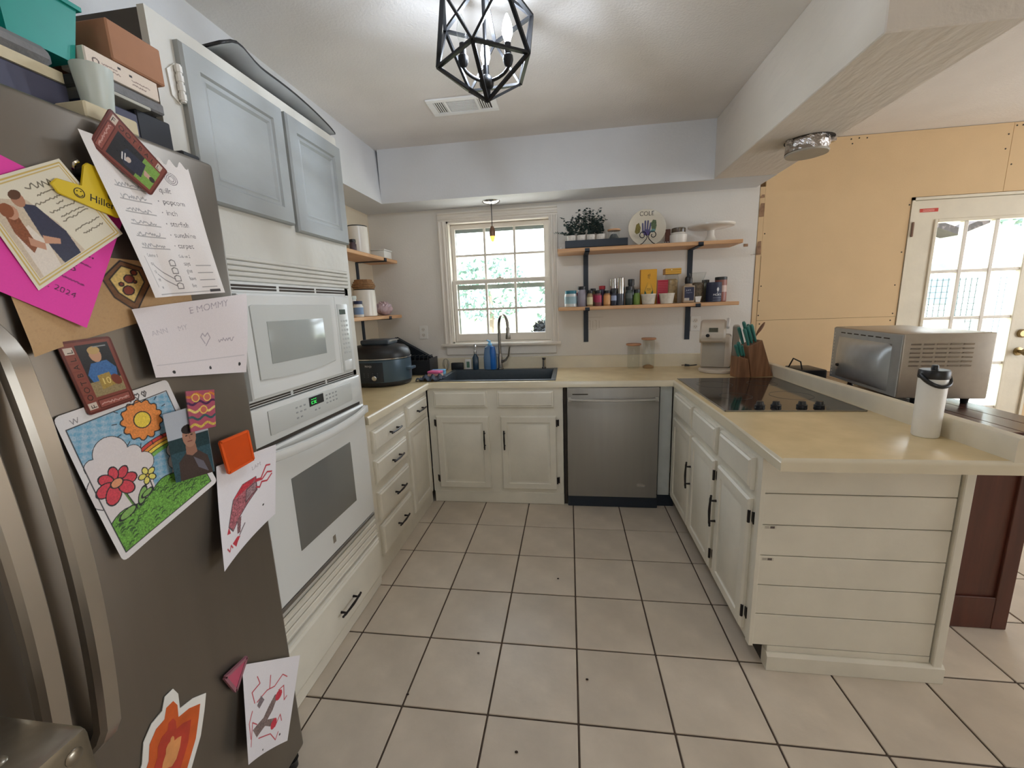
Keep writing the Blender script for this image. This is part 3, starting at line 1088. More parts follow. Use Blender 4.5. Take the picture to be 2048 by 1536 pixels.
for (y0, n_, zz) in ((-1.52, 3, 1.11), (-1.52, 3, 1.092), (-1.52, 2, 1.072), (-1.33, 4, 1.115), (-1.33, 4, 1.100), (-1.33, 4, 1.084), (-1.41, 2, 1.075)):
    for k in range(n_):
        obj('keypad_button', MB().box(XD + .0012, XD + .0028, y0 + k * .023, y0 + k * .023 + .012, zz - .005, zz + .001, .0008), kb, cto)
od = MB().panel((XM, -1.735, .452), ex, ez, nx, .697, .556, [(0, 0), (0, .016), (.008, .022)])
odo = obj('door', od, M_WHITE, ov)
obj('window', MB().box(XD - .004, XD + .0062, -1.597, -1.196, .590, .871, .002, 2), M_OVGLASS, odo)
obj('door_gap', MB().box(XM - .004, XM + .008, -1.730, -1.05, 1.0095, 1.0225), M_RAIL, ov)
hp = []
for k in range(15):
    t = k / 14
    hp.append((XD + .012 + .034 * math.sin(math.pi * t) ** .6, -1.705 + .655 * t, .985 - .010 * math.sin(math.pi * t)))
hm = MB().tube(hp, .0125, 10, flat=1.5)
for k in (0, -1):
    hm.box(XD - .002, hp[k][0] + .012, hp[k][1] - .016, hp[k][1] + .016, .966, 1.002, .005, 2)
obj('handle', hm, M_WHITE, odo)
lg = MB().box(XD + .004, XD + .006, -1.405, -1.385, .500, .532, .002)
obj('badge', lg, M_CHROME, odo, label='small silver badge')
obj('bottom_trim', MB().box(XM - .01, XM + .016, -1.738, -1.036, .430, .447, .002), M_STEEL, ov)

# ------------------------------------------------------------------ dishwasher
dw = thing('dishwasher', 'stainless steel dishwasher with a towel-bar handle under the counter', 'dishwasher', (.27, .25, 0))
YD = -.058
obj('tub', MB().box(-.034, .574, -.012, .54, .09, .872), M_BLACKP, dw)
ddo = obj('door', MB().box(-.036, .575, YD, -.013, .086, .874, .004, 2), M_DW, dw)
hp = [(-.018 + .574 * k / 12, YD - .014 - .026 * math.sin(math.pi * k / 12) ** .5, .797) for k in range(13)]
hm = MB().tube(hp, .0155, 10, flat=.55)
for k in (0, -1):
    hm.box(hp[k][0] - .012, hp[k][0] + .012, YD - .020, YD + .002, .783, .811, .003)
obj('handle', hm, mat('bright_steel', (196, 194, 188), .3, .6), ddo)
obj('control_strip', MB().box(.0, .105, YD - .0012, YD + .002, .828, .835), M_RAIL, ddo)
ring = [(.468 + .030 * math.cos(2 * math.pi * k / 24), YD - .001, .178 + .010 * math.sin(2 * math.pi * k / 24)) for k in range(24)]
lgo = MB().tube(ring, .0013, 5, closed=True)
lgo.box(.445, .492, YD - .0016, YD, .174, .182)
obj('badge', lgo, M_CHROME, ddo, label='small oval badge')
obj('kick_plate', MB().box(-.036, .585, -.040, -.014, .002, .084, .002), M_NAVY, dw)
gs = obj('gap_strip', MB().box(-.062, -.040, -.010, .01, .002, .876), M_RAIL, dw)

# ------------------------------------------------------------------ refrigerator
XFR = -.894
fr_ = thing('refrigerator', 'grey side-by-side refrigerator with bowed metal handles, papers stuck on its door', 'refrigerator', (-1.28, -2.29, 0))
FY0, FY1, FS = -2.75, -1.836, -2.365
obj('body', MB().box(-1.655, -.972, FY0 + .004, FY1 - .002, .03, 1.795, .004), mat('fridge_side', (74, 68, 62), .5, .2), fr_)
dfar = obj('door', MB().box(-.966, XFR, FS + .004, FY1, .050, 1.816, .012, 3), M_FRIDGE, fr_)
dnear = obj('door', MB().box(-.966, XFR, FY0, FS - .004, .050, 1.816, .012, 3), M_FRIDGE, fr_)
obj('hinge_cover', MB().box(-.99, -.91, FY1 - .07, FY1 - .02, 1.8155, 1.828, .004), M_BLACKP, fr_)
obj('base_grille', MB().box(-.985, -.93, FY0 + .02, FY1 - .02, .004, .046, .003), M_BLACKP, fr_)
fo = MB().lathe([(.016, 0), (.016, .02), (.02, .03), (0, .031)], (-.92, FY1 - .035, .001), 12)
obj('foot', fo, M_BLACKP, fr_)


def bow_handle(y):
    pts = []
    for k in range(29):
        t = k / 28
        bow = .030 + .040 * math.sin(math.pi * t) ** .8
        end = min(1, min(t, 1 - t) / .05)
        pts.append((XFR + bow * end + .004, y, .672 + .775 * t))
    m = MB()
    w, th = .016, .012
    vs, fs = [], []
    for (px_, py_, pz_) in pts:
        for (a, c) in ((-w, -th), (w, -th), (w + .001, th * .3), (w * .7, th), (-w * .7, th), (-w - .001, th * .3)):
            vs.append((px_ + c, py_ + a, pz_))
    for i in range(28):
        for k in range(6):
            fs.append((i * 6 + k, i * 6 + (k + 1) % 6, i * 6 + 6 + (k + 1) % 6, i * 6 + 6 + k))
    fs += [tuple(range(6)), tuple(28 * 6 + k for k in range(6))]
    m._faces(vs, fs, 0)
    return m


obj('handle', bow_handle(-2.333), M_HANDLE, dfar)
obj('handle', bow_handle(-2.403), M_HANDLE, dnear)


# ------------------------------------------------------------------ papers and magnets on the refrigerator door
def quad(c4, off, lift=None):
    TL, TR, BR, BL = [np.array(p) for p in c4]

    def fn_maker(w, h):
        def fn(u, v):
            s, t = u / w, v / h
            y = (1 - t) * ((1 - s) * BL[0] + s * BR[0]) + t * ((1 - s) * TL[0] + s * TR[0])
            z = (1 - t) * ((1 - s) * BL[1] + s * BR[1]) + t * ((1 - s) * TL[1] + s * TR[1])
            x = XFR + off + (lift(s, t) if lift is not None else 0 * s)
            return x, y, z
        return fn
    return fn_maker


def sheet(name, label, cat, cv, c4, off=.002, lift=None, m=None, mask=None, group=None):
    o = printed(name, cv, quad(c4, off, lift)(cv.w, cv.h), m or PRINT, mask=mask)
    return tag(o, label, cat, group)


def round_mask(w, h, r):
    def f(u, v):
        dx = np.maximum(np.maximum(r - u, u - (w - r)), 0)
        dy = np.maximum(np.maximum(r - v, v - (h - r)), 0)
        return dx * dx + dy * dy <= r * r + 1e-9
    return f


INK = (40, 36, 38)
# --- kraft paper bag sheet with a drawn pizza slice
cv = Canvas(.36, .17, 260, (188, 152, 108), .02)
cv.put(np.clip(cv.smooth_noise() * .15, 0, .3), (160, 126, 88))
S = [(.205, .165), (.250, .150), (.262, .105), (.215, .030), (.175, .075), (.160, .120)]
cv.poly(S, (120, 82, 52), .1); cv.line(S, INK, .0022, True)
I = [(.205, .152), (.240, .140), (.247, .108), (.214, .055), (.186, .085), (.174, .118)]
cv.poly(I, (222, 192, 120), .1); cv.line(I, INK, .0018, True)
for (x, y, r) in ((.215, .118, .011), (.208, .088, .012), (.228, .135, .007), (.196, .105, .005), (.226, .110, .004)):
    cv.ell(x, y, r, r, (132, 62, 48), outline=INK, t=.0018)
bagc = [(-2.300, 1.560), (-1.972, 1.560), (-1.968, 1.468), (-2.292, 1.388)]
sheet('kraft_paper_sheet', 'brown kraft paper sheet with a drawn pizza slice, curled at its lower left', 'paper', cv, bagc, .0015,
      lambda s, t: .002 + .035 * np.clip(.32 - s, 0, 1) ** 1.5 * 3 * np.clip(1.1 - t, 0, 1))

# --- pink flyer
cv = Canvas(.216, .279, 220, (232, 62, 170), .015)
cv.text('5, 2024', .134, .050, .017, (60, 16, 50)); cv.text('a.', .172, .150, .030, (70, 16, 56)); cv.text('S', .160, .105, .024, (70, 16, 56))
for y in (.085, .130):
    cv.scrib(.14, y, .05, (120, 26, 92), .0012, 40, .001)
sheet('pink_flyer', 'bright pink flyer with a printed date, behind the invitation card', 'paper', cv,
      [(-2.268, 1.700), (-2.094, 1.640), (-2.205, 1.430), (-2.392, 1.540)], .010, lambda s, t: .006 * (1 - t))

# --- invitation card
cv = Canvas(.150, .135, 260, (226, 220, 202), .015)
g = (206, 178, 104)
cv.line([(.005, .005), (.145, .005), (.145, .130), (.005, .130)], g, .0016, True)
cv.line([(.009, .009), (.141, .009), (.141, .126), (.009, .126)], g, .0010, True)
cv.poly([(.011, .011), (.085, .011), (.078, .060), (.060, .100), (.011, .118)], (206, 190, 170), .06)
cv.poly([(.050, .098), (.066, .090), (.080, .045), (.078, .011), (.050, .011), (.046, .055)], (48, 56, 82), .06)
cv.ell(.050, .104, .0085, .0105, (178, 128, 104)); cv.ell(.050, .110, .0088, .006, (92, 62, 46))
cv.poly([(.018, .070), (.040, .072), (.048, .040), (.044, .011), (.016, .011)], (228, 218, 208), .03)
cv.poly([(.022, .098), (.036, .096), (.034, .046), (.024, .040), (.018, .070)], (136, 78, 52), .12); cv.ell(.031, .093, .0085, .0095, (196, 146, 122)); cv.ell(.027, .097, .009, .009, (142, 82, 54), .4)
cv.poly([(.044, .044), (.062, .034), (.066, .040), (.048, .054)], (206, 156, 130)); cv.poly([(.030, .060), (.044, .044), (.040, .036), (.026, .050)], (196, 146, 122))
cv.scrib(.070, .112, .05, (110, 104, 90), .006, 16, .0012)
for (y, a_, c_) in ((.100, .078, .05), (.090, .066, .072), (.082, .095, .012), (.074, .078, .055), (.064, .088, .04), (.058, .086, .045), (.040, .092, .045), (.030, .100, .035)):
    cv.scrib(a_, y, c_, (120, 112, 96), .0014, int(c_ * 500), .0009)
sheet('invitation_card', 'gold-bordered invitation card with a couple photo, under the yellow clip', 'card', cv,
      [(-2.318, 1.640), (-2.190, 1.716), (-2.112, 1.606), (-2.262, 1.494)], .017, lambda s, t: .004 * s * (1 - t), PRINT_GLOSS)

# --- yellow clip magnet
yc = thing('yellow_clip', 'yellow plastic magnet clip with smiley and printed name over the invitation', 'clip', (XFR, -2.165, 1.655))
P = [(-2.216, 1.670), (-2.205, 1.681), (-2.168, 1.676), (-2.160, 1.714), (-2.152, 1.721), (-2.134, 1.718), (-2.127, 1.706), (-2.130, 1.665), (-2.108, 1.652), (-2.108, 1.638), (-2.118, 1.633), (-2.155, 1.642), (-2.208, 1.656)]
obj('clip_body', MB().prism(P, lambda a, b_, d: (XFR + d, a, b_), .0205, .0245, .0015), M_YELLOW, yc)
ct_ = bpy.data.curves.new('clip_lettering', 'FONT'); ct_.body = 'Hiller'; ct_.size = .028; ct_.extrude = .0002


def lettering(name, body, size, mtx, m, parent, extrude=.0002):
    cu = bpy.data.curves.new(name, 'FONT')
    cu.body = body; cu.size = size; cu.extrude = extrude
    t = bpy.data.objects.new(name, cu)
    C.objects.link(t)
    bpy.context.view_layer.update()
    me = bpy.data.meshes.new_from_object(t)
    bpy.data.objects.remove(t)
    me.transform(mtx)
    me.materials.clear(); me.materials.append(m)
    o = bpy.data.objects.new(name, me)
    C.objects.link(o)
    if parent is not None:
        o.location = -wloc(parent); o.parent = parent
    return o


bpy.data.curves.remove(ct_)


def onX(x, y, z, rot=0.0):      # text frame on a plane facing +X: right = +Y, up = +Z
    R = Matrix(((0, 0, 1, x), (1, 0, 0, y), (0, 1, 0, z), (0, 0, 0, 1)))
    return R @ Matrix.Rotation(rot, 4, 'Z')


def onY(x, y, z, rot=0.0):      # facing -Y: right = +X, up = +Z
    R = Matrix(((1, 0, 0, x), (0, 0, -1, y), (0, 1, 0, z), (0, 0, 0, 1)))
    return R @ Matrix.Rotation(rot, 4, 'Z')


lettering('clip_lettering', 'Hiller', .0185, onX(XFR + .0247, -2.162, 1.655, -.20), M_BLACKP, yc)
rg = [(XFR + .0246, -2.176 + .008 * math.cos(t), 1.664 + .008 * math.sin(t)) for t in np.linspace(0, 2 * math.pi, 20)[:-1]]
sml = MB().tube(rg, .0008, 4, closed=True)
sml.tube([(XFR + .0246, -2.176 + .005 * math.cos(t), 1.663 + .005 * math.sin(t)) for t in np.linspace(math.pi * 1.1, math.pi * 1.9, 8)], .0008, 4)
for s in (-1, 1):
    sml.sphere((XFR + .0246, -2.176 + s * .003, 1.667), .0011, 6, 4)
obj('smiley', sml, M_BLACKP, yc)
obj('clip_spring', MB().tube([(XFR + .012, -2.168, 1.705), (XFR + .022, -2.172, 1.715), (XFR + .027, -2.168, 1.719)], .003, 6), M_CHROME, yc)
obj('clip_magnet', MB().lathe([(.008, 0), (.008, .0195)], (XFR + .0005, -2.152, 1.706), 14, mtx=Matrix.Rotation(math.pi / 2, 3, 'Y')), M_BLACKP, yc)

# --- homework sheet
cv = Canvas(.2159, .2794, 330, (232, 226, 224), .02)
gk = (96, 90, 92)
words = ['quilt', 'popcorn', 'inch', 'starfish', 'sunshine', 'carpet']
for k, wd_ in enumerate(words):
    y = .205 - k * .0215
    cv.text(wd_, .128, y, .0145, gk)
    cv.line([(.03, y - .003), (.10, y - .004)], (150, 146, 146), .0009)
    cv.scrib(.035, y + .002, .055, (150, 148, 150), .004, 26, .0008)
    cv.ell(.119, y + .004, .0012, .0012, gk)
for k, wd_ in enumerate(['says', 'give', 'have', 'live']):
    y = .062 - k * .0155
    cv.text(wd_, .125, y, .0120, gk); cv.line([(.158, y), (.195, y)], (140, 136, 136), .0008)
    cv.text(['ou', 'oi', 'ee', 'w'][k], .035, y, .011, gk)
    x0, y0 = .092, y + .004
    cv.line([(x0 - .006, y0 - .005), (x0 + .006, y0 - .005), (x0 + .007, y0 + .004), (x0, y0 + .007), (x0 - .006, y0 + .004)], (110, 106, 106), .001, True)
cv.line([(.044, .062), (.086, .034)], gk, .0008); cv.line([(.044, .045), (.086, .020)], gk, .0008)
cv.text('Column 1', .035, .078, .008, gk); cv.text('Column 2', .118, .078, .008, gk)
cv.line([(.02, .005), (.2, .006)], (150, 146, 146), .0008); cv.line([(.022, .078), (.022, .02)], (160, 156, 156), .0008)
for r in (.006, .010, .014):
    cv.ell(.165, .235, r, r * .8, None, outline=(140, 130, 134), t=.0008)
cv.rect(.175, .004, .202, .010, (60, 56, 58))
wm = lambda u, v: ~((v > .268 + .006 * np.sin(u * 260)) & (u > .10))
sheet('homework_sheet', 'crumpled white spelling homework sheet with printed words, top middle of the refrigerator door', 'paper', cv,
      [(-2.160, 1.773), (-1.931, 1.793), (-1.883, 1.501), (-2.088, 1.484)], .006,
      lambda s, t: .004 + .004 * np.sin(s * 15 + t * 4) * (1 - t) + .010 * (1 - t) * (1 - s) + .006 * np.abs(s - .5) + .016 * np.clip(.30 - s, 0, 1) / .3, mask=wm)


# --- two football picture magnets
def ball_card(name, label, c4, off, top_text):
    cv = Canvas(.089, .127, 190, (128, 66, 56), .03)
    cv.line([(.002, .002), (.087, .002), (.087, .125), (.002, .125)], (96, 44, 38), .003, True)
    cv.rect(.024, .026, .080, .118, (38, 38, 42), .1)
    if top_text:
        cv.rect(.024, .082, .080, .118, (122, 160, 74), .1)
        cv.poly([(.036, .090), (.070, .094), (.074, .060), (.060, .045), (.040, .050)], (46, 50, 66), .1)
        cv.text('IL', .068, .050, .022, (224, 224, 224), math.pi * .62); cv.ell(.058, .062, .006, .005, (206, 190, 180))
        cv.poly([(.048, .092), (.060, .096), (.058, .112), (.050, .112)], (196, 158, 140), .05); cv.ell(.054, .112, .006, .006, (52, 44, 42))
    else:
        cv.rect(.024, .026, .080, .052, (150, 132, 96), .12)
        cv.poly([(.026, .066), (.038, .084), (.066, .086), (.078, .070), (.074, .052), (.030, .052)], (62, 108, 164), .12)
        cv.ell(.051, .098, .010, .013, (196, 150, 120)); cv.ell(.051, .106, .0105, .007, (190, 158, 104))
        cv.poly([(.040, .062), (.062, .064), (.066, .040), (.040, .036)], (168, 140, 74), .12); cv.text('10', .043, .044, .017, (230, 206, 130))
        cv.ell(.070, .048, .008, .011, (122, 60, 44), rot=.5); cv.line([(.052, .112), (.074, .112)], (150, 150, 150), .001)
    cv.rect(.024, .006, .082, .020, (150, 84, 74), .05); cv.line([(.024, .006), (.082, .006), (.082, .020), (.024, .020)], (88, 40, 34), .0012, True)
    cv.scrib(.028, .012, .05, (206, 160, 150), .002, 40, .0008)
    for k, ch in enumerate('FOOTBALL'):
        y = .014 + k * .0138
        cv.rect(.005, y - .006, .020, y + .005, (206, 190, 176) if k in (0, 7) else (134, 72, 60))
        cv.text(ch, .0185, y - .005, .0135, (46, 34, 32), math.pi / 2)
    o = printed(name, cv, quad(c4, off)(cv.w, cv.h), PRINT_GLOSS, mask=round_mask(cv.w, cv.h, .004))
    sd = o.modifiers.new('solid', 'SOLIDIFY'); sd.thickness = .003; sd.offset = 0
    return tag(o, label, 'magnet')


ball_card('football_magnet', 'brown football picture magnet with a green field, pinning the homework sheet', [(-1.992, 1.752), (-2.040, 1.692), (-2.141, 1.757), (-2.091, 1.835)], .022, True)
ball_card('football_magnet', 'brown football picture magnet with a player in blue, above the coloring page', [(-2.252, 1.408), (-2.166, 1.413), (-2.143, 1.284), (-2.228, 1.273)], .009, False)

# --- handwritten note
cv = Canvas(.28, .18, 240, (222, 214, 216), .02)
cv.text('E MOMMY', .120, .150, .022, (170, 160, 168), .08); cv.text('ANN', .020, .108, .018, (188, 180, 186), .1); cv.text('MY', .085, .112, .018, (188, 180, 186), .1)
cv.line([(.150, .075), (.140, .092), (.146, .100), (.152, .092), (.160, .100), (.166, .088), (.152, .070)], (160, 150, 160), .0011)
cv.scrib(.190, .080, .045, (160, 150, 160), .005, 20, .0009); cv.line([(.01, .032), (.27, .040)], (190, 184, 188), .0007)
holes = [(.045, .012), (.155, .016), (.255, .020)]
for (x, y) in holes:
    cv.ell(x, y, .0042, .0042, (40, 38, 38))
sheet('handwritten_note', 'white handwritten note with a pencil heart and three punched holes', 'paper', cv,
      [(-2.119, 1.462), (-1.812, 1.500), (-1.852, 1.292), (-2.108, 1.322)], .010, lambda s, t: .004 + .012 * (1 - t) * (1 - s) + .004 * np.sin(6 * s + 3 * t))

# --- coloring page
W_, H_ = .2159, .2794
cv = Canvas(W_, H_, 380, (226, 222, 222), .02)
cv.put(np.clip(.80 + .16 * np.sin(cv.x * 260 + cv.y * 190) * np.sin(cv.y * 330 - cv.x * 90) + .10 * cv.smooth_noise(), 0.25, 1) * ((cv.x > .010) & (cv.x < W_ - .012) & (cv.y < H_ - .026) & (cv.y > .05)), (104, 164, 196))
OUT = (34, 34, 38)


def cloud(blobs, base):
    for (x, y, r) in blobs:
        cv.ell(x, y, r + .0008, r + .0008, OUT)
    for (x, y, r) in blobs:
        cv.ell(x, y, r - .0006, r - .0006, (220, 212, 212), noise=.02)
    cv.poly(base, (220, 212, 212), .02)


for k, col in enumerate(((206, 70, 62), (232, 150, 60), (238, 214, 80), (120, 176, 84))):
    r = .150 - k * .0075
    th = np.linspace(1.15, 1.95, 30)
    cv.line([(.150 + r * math.cos(t) * 1.0, .018 + r * math.sin(t)) for t in th], col, .0078, noise=.12)
    cv.line([(.150 + (r + .004) * math.cos(t), .018 + (r + .004) * math.sin(t)) for t in th], OUT, .0010)
cloud([(.022, .178, .013), (.058, .186, .030), (.092, .166, .016), (.102, .140, .020), (.080, .115, .030), (.030, .130, .035)], [(.010, .070), (.100, .070), (.105, .13), (.06, .19), (.010, .178)])
cloud([(.165, .130, .016), (.180, .118, .020), (.160, .105, .018), (.195, .110, .016)], [(.140, .085), (.204, .085), (.204, .12), (.16, .12)])
gl = [(.010, .076)] + [(.010 + .194 * k / 20, .072 + .020 * k / 20 + .006 * math.sin(k * .7)) for k in range(21)] + [(.204, .012), (.010, .012)]
cv.poly(gl, (104, 160, 62), .30); cv.line(gl[1:22], OUT, .0012)
for k in range(70):
    x, y = rng.uniform(.018, .198), rng.uniform(.018, .078)
    cv.line([(x - .004, y), (x, y + .0025), (x + .004, y + .001)], (44, 74, 40), .0012)
sp = []
cx, cy = .134, .218
for k in range(56):
    t = 2 * math.pi * k / 56
    r = .034 + .008 * abs(math.cos(6.5 * t))
    sp.append((cx + r * math.cos(t), cy + r * math.sin(t)))
cv.poly(sp, (226, 138, 66), .12); cv.line(sp, OUT, .0016, True)
cv.ell(cx, cy, .0165, .0165, (232, 204, 72), noise=.08, outline=OUT, t=.0016)
for k in range(14):
    t = 2 * math.pi * k / 14 + .2
    cv.line([(cx + .048 * math.cos(t), cy + .048 * math.sin(t)), (cx + .056 * math.cos(t), cy + .056 * math.sin(t))], OUT, .001)
fx, fy = .046, .131
cv.line([(fx + .004, fy - .02), (fx + .010, fy - .065)], (90, 130, 60), .003); cv.line([(fx + .006, fy - .02), (fx + .012, fy - .065)], OUT, .001)
for (a, rx) in ((-.2, 1), (.7, .8), (1.5, .8), (2.3, .9), (3.2, 1.1), (4.1, 1.25), (5.3, 1.05)):
    cv.ell(fx + .021 * math.cos(a), fy + .019 * math.sin(a), .015 * rx, .0105 * rx, (206, 66, 80), a, .12, OUT, .0013)
cv.ell(fx, fy, .011, .008, (220, 150, 110), 0, .05, OUT, .0013)
for s in (-1, 1):
    cv.ell(fx + .012 + s * .017, fy - .056 + (.008 if s > 0 else -.004), .017, .007, (128, 172, 90), .9 if s > 0 else .15, .08, OUT, .0012)
fx, fy = .098, .112
cv.line([(fx, fy - .008), (fx - .002, fy - .035)], OUT, .0014)
for k in range(5):
    a = .4 + k * 1.2566
    cv.ell(fx + .010 * math.cos(a), fy + .010 * math.sin(a), .0075, .0055, (226, 214, 110), a, .06, OUT, .0011)
cv.ell(fx, fy, .003, .003, (200, 160, 60), outline=OUT, t=.001)
cv.ell(fx - .014, fy - .030, .012, .005, (128, 172, 90), .2, .08, OUT, .0011)
cv.line([(.010, H_ - .026), (W_ - .012, H_ - .024), (W_ - .012, .012), (.010, .012)], OUT, .0012, True)
cv.text('W', .020, H_ - .022, .014, (130, 126, 128))
for x in (.128, .143, .158):
    cv.line([(x, H_ - .020), (x - .005, H_ - .012), (x - .002, H_ - .008), (x, H_ - .011), (x + .003, H_ - .008), (x + .005, H_ - .012)], (60, 54, 56), .0012, True)
sheet('coloring_page', 'crayon-coloured page with sun, rainbow, flowers and green grass', 'paper', cv,
      [(-2.279, 1.283), (-2.068, 1.312), (-2.004, 1.046), (-2.236, .984)], .004,
      lambda s, t: .002 + .014 * (1 - t) ** 2 + .006 * np.clip(.25 - s, 0, 1), mask=round_mask(W_, H_, .008))

# --- snapshot, small painted magnet
cv = Canvas(.10, .15, 190, (176, 182, 192), .02)
cv.rect(0, .062, .10, .092, (34, 58, 64), .12); cv.rect(0, 0, .10, .062, (48, 78, 88), .15)
cv.poly([(.012, 0), (.016, .040), (.036, .058), (.064, .058), (.088, .040), (.096, 0)], (70, 56, 52), .06)
cv.poly([(.038, .075), (.062, .075), (.064, .054), (.050, .048), (.036, .054)], (150, 108, 90))
cv.ell(.050, .090, .0165, .023, (168, 124, 104)); cv.ell(.050, .106, .0165, .010, (40, 34, 34))
for s in (-1, 1):
    cv.ell(.050 + s * .0065, .093, .003, .0014, (60, 44, 40))
cv.line([(.045, .080), (.055, .080)], (120, 70, 64), .0014); cv.line([(.050, .092), (.051, .085)], (140, 98, 82), .0012)
cv.poly([(.052, .045), (.075, .030), (.085, .005), (.060, .02)], (104, 100, 110), .03)
sheet('snapshot_photo', 'glossy snapshot of a person in a brown shirt before the sea, over the coloring page', 'photo', cv,
      [(-2.106, 1.242), (-2.005, 1.243), (-2.012, 1.076), (-2.110, 1.090)], .022, lambda s, t: .004 * (1 - t), PRINT_GLOSS)
cv = Canvas(.07, .095, 130, (172, 84, 104), .04)
for k in range(5):
    y = .012 + k * .018
    cv.line([(.001 + .068 * i / 20, y + .004 * math.sin(i * .6 + k)) for i in range(21)], ((206, 176, 84), (60, 92, 96), (226, 200, 120), (84, 48, 84), (200, 120, 60))[k], .005, noise=.15)
for (x, y) in ((.038, .048), (.05, .078), (.02, .078)):
    cv.ell(x, y, .009, .009, (196, 106, 90), outline=(226, 190, 96), t=.002)
o = sheet('painted_magnet', 'small magnet painted with purple and gold swirls, beside the snapshot', 'magnet', cv,
          [(-2.050, 1.281), (-1.978, 1.270), (-1.991, 1.182), (-2.056, 1.188)], .030, None, PRINT_GLOSS)
sd = o.modifiers.new('solid', 'SOLIDIFY'); sd.thickness = .004; sd.offset = -1


# --- two drawings of red figures
def drawing(label, c4, kind, off, lift):
    cv = Canvas(.2159, .26, 240, (224, 220, 224), .02)
    R_, G_ = (186, 50, 64), (120, 108, 112)
    if kind == 0:
        body = [(.030, .090), (.050, .150), (.085, .178), (.135, .180), (.140, .135), (.105, .115), (.075, .095), (.045, .070)]
        cv.poly(body, (166, 96, 104), .35); cv.line(body, (80, 70, 76), .002, True)
        cv.poly([(.05, .15), (.085, .178), (.135, .18), (.12, .165), (.08, .155)], R_, .2)
        cv.poly([(.095, .120), (.138, .138), (.136, .165), (.098, .155)], (150, 120, 124), .3); cv.line([(.095, .120), (.138, .138), (.136, .165), (.098, .155)], (90, 60, 66), .002, True)
        for (a, b_) in (((.135, .17), [(.155, .165), (.175, .200), (.190, .196)]), ((.135, .165), [(.160, .160), (.180, .175), (.198, .168)]), ((.138, .145), [(.150, .138), (.158, .152), (.180, .145), (.198, .160)])):
            cv.line([a] + b_, R_, .0045, noise=.1)
        cv.poly([(.062, .088), (.078, .092), (.072, .050), (.060, .052)], (128, 90, 94), .3); cv.line([(.070, .045), (.090, .062)], G_, .004)
        cv.poly([(.040, .040), (.060, .046), (.072, .040), (.060, .030), (.054, .022)], R_, .1); cv.line([(.020, .040), (.028, .028), (.034, .040), (.040, .030)], R_, .0025)
        cv.poly([(.022, .075), (.030, .090), (.036, .070)], R_); cv.text('LAM', .120, .205, .018, (176, 168, 172), .15)
        cv.ell(.165, .070, .0035, .0035, (40, 38, 38))
    else:
        cv.poly([(.03, .08), (.08, .10), (.10, .125), (.125, .155), (.14, .150), (.12, .11), (.10, .09), (.14, .085), (.135, .06), (.09, .075), (.05, .055)], (122, 104, 100), .25)
        for (x, y) in ((.142, .150), (.132, .070)):
            cv.ell(x, y, .017, .012, (196, 54, 70), .9, .1)
        for pts in ([(.02, .04), (.03, .10), (.05, .09)], [(.04, .15), (.03, .18), (.06, .20), (.05, .22)], [(.05, .15), (.09, .175), (.12, .18), (.15, .21), (.17, .20)],
                    [(.10, .178), (.10, .215)], [(.14, .165), (.16, .175), (.17, .13), (.18, .14)], [(.06, .05), (.12, .045), (.15, .02), (.16, .04)], [(.14, .06), (.16, .09), (.17, .07)], [(.02, .06), (.015, .10), (.03, .13)]):
            cv.line(pts, R_, .0022)
        cv.poly([(.05, .14), (.065, .165), (.08, .15), (.06, .13)], G_, .2)
        cv.ell(.170, .030, .0035, .0035, (40, 38, 38)); cv.ell(.085, .012, .003, .003, (40, 38, 38))
    return sheet('red_figure_drawing', label, 'drawing', cv, c4, off, lift)


drawing("child's drawing of a long red figure, hanging under the orange tile", [(-1.988, 1.078), (-1.782, 1.064), (-1.826, .865), (-2.052, .835)], 0, .004, lambda s, t: .004 + .036 * (1 - s) ** 2 * (1 - t) ** 1.2 + .004 * s)
drawing("child's drawing of red bug-like figures near the bottom of the door", [(-2.016, .532), (-1.808, .362), (-1.925, .175), (-2.082, .298)], 1, .004, lambda s, t: .003 + .034 * (1 - s) ** 2 * (1 - t) + .012 * s * (1 - t))

# --- translucent orange tile, pink triangle
orc = [(-1.984, 1.139), (-1.896, 1.141), (-1.891, 1.060), (-1.974, 1.055)]
ot = thing('orange_tile', 'translucent orange square magnetic tile above the red figure drawing', 'toy tile', (XFR, -1.936, 1.1))
obj('pane', MB().prism([(a, b_) for a, b_ in orc], lambda a, b_, d: (XFR + d, a, b_), .024, .028), M_ORANGE, ot)
fm = MB()
for k in range(4):
    a, c = orc[k], orc[(k + 1) % 4]
    fm.tube([(XFR + .026, a[0], a[1]), (XFR + .026, c[0], c[1])], .0042, 4)
obj('rim', fm, mat('orange_plastic', (226, 88, 28), .3), ot)
tri = [(-2.004, .545), (-2.074, .553), (-2.052, .490)]
pt = thing('pink_triangle_tile', 'translucent pink triangular magnetic tile pinning the lower drawing', 'toy tile', (XFR, -2.04, .52))
obj('pane', MB().prism(tri, lambda a, b_, d: (XFR + d, a, b_), .010, .014), mat('pink_clear', (190, 84, 110), .25), pt)
fm = MB()
for k in range(3):
    a, c = tri[k], tri[(k + 1) % 3]
    fm.tube([(XFR + .012, a[0], a[1]), (XFR + .012, c[0], c[1])], .005, 4)
obj('rim', fm, mat('pink_rim', (150, 96, 108), .35), pt)

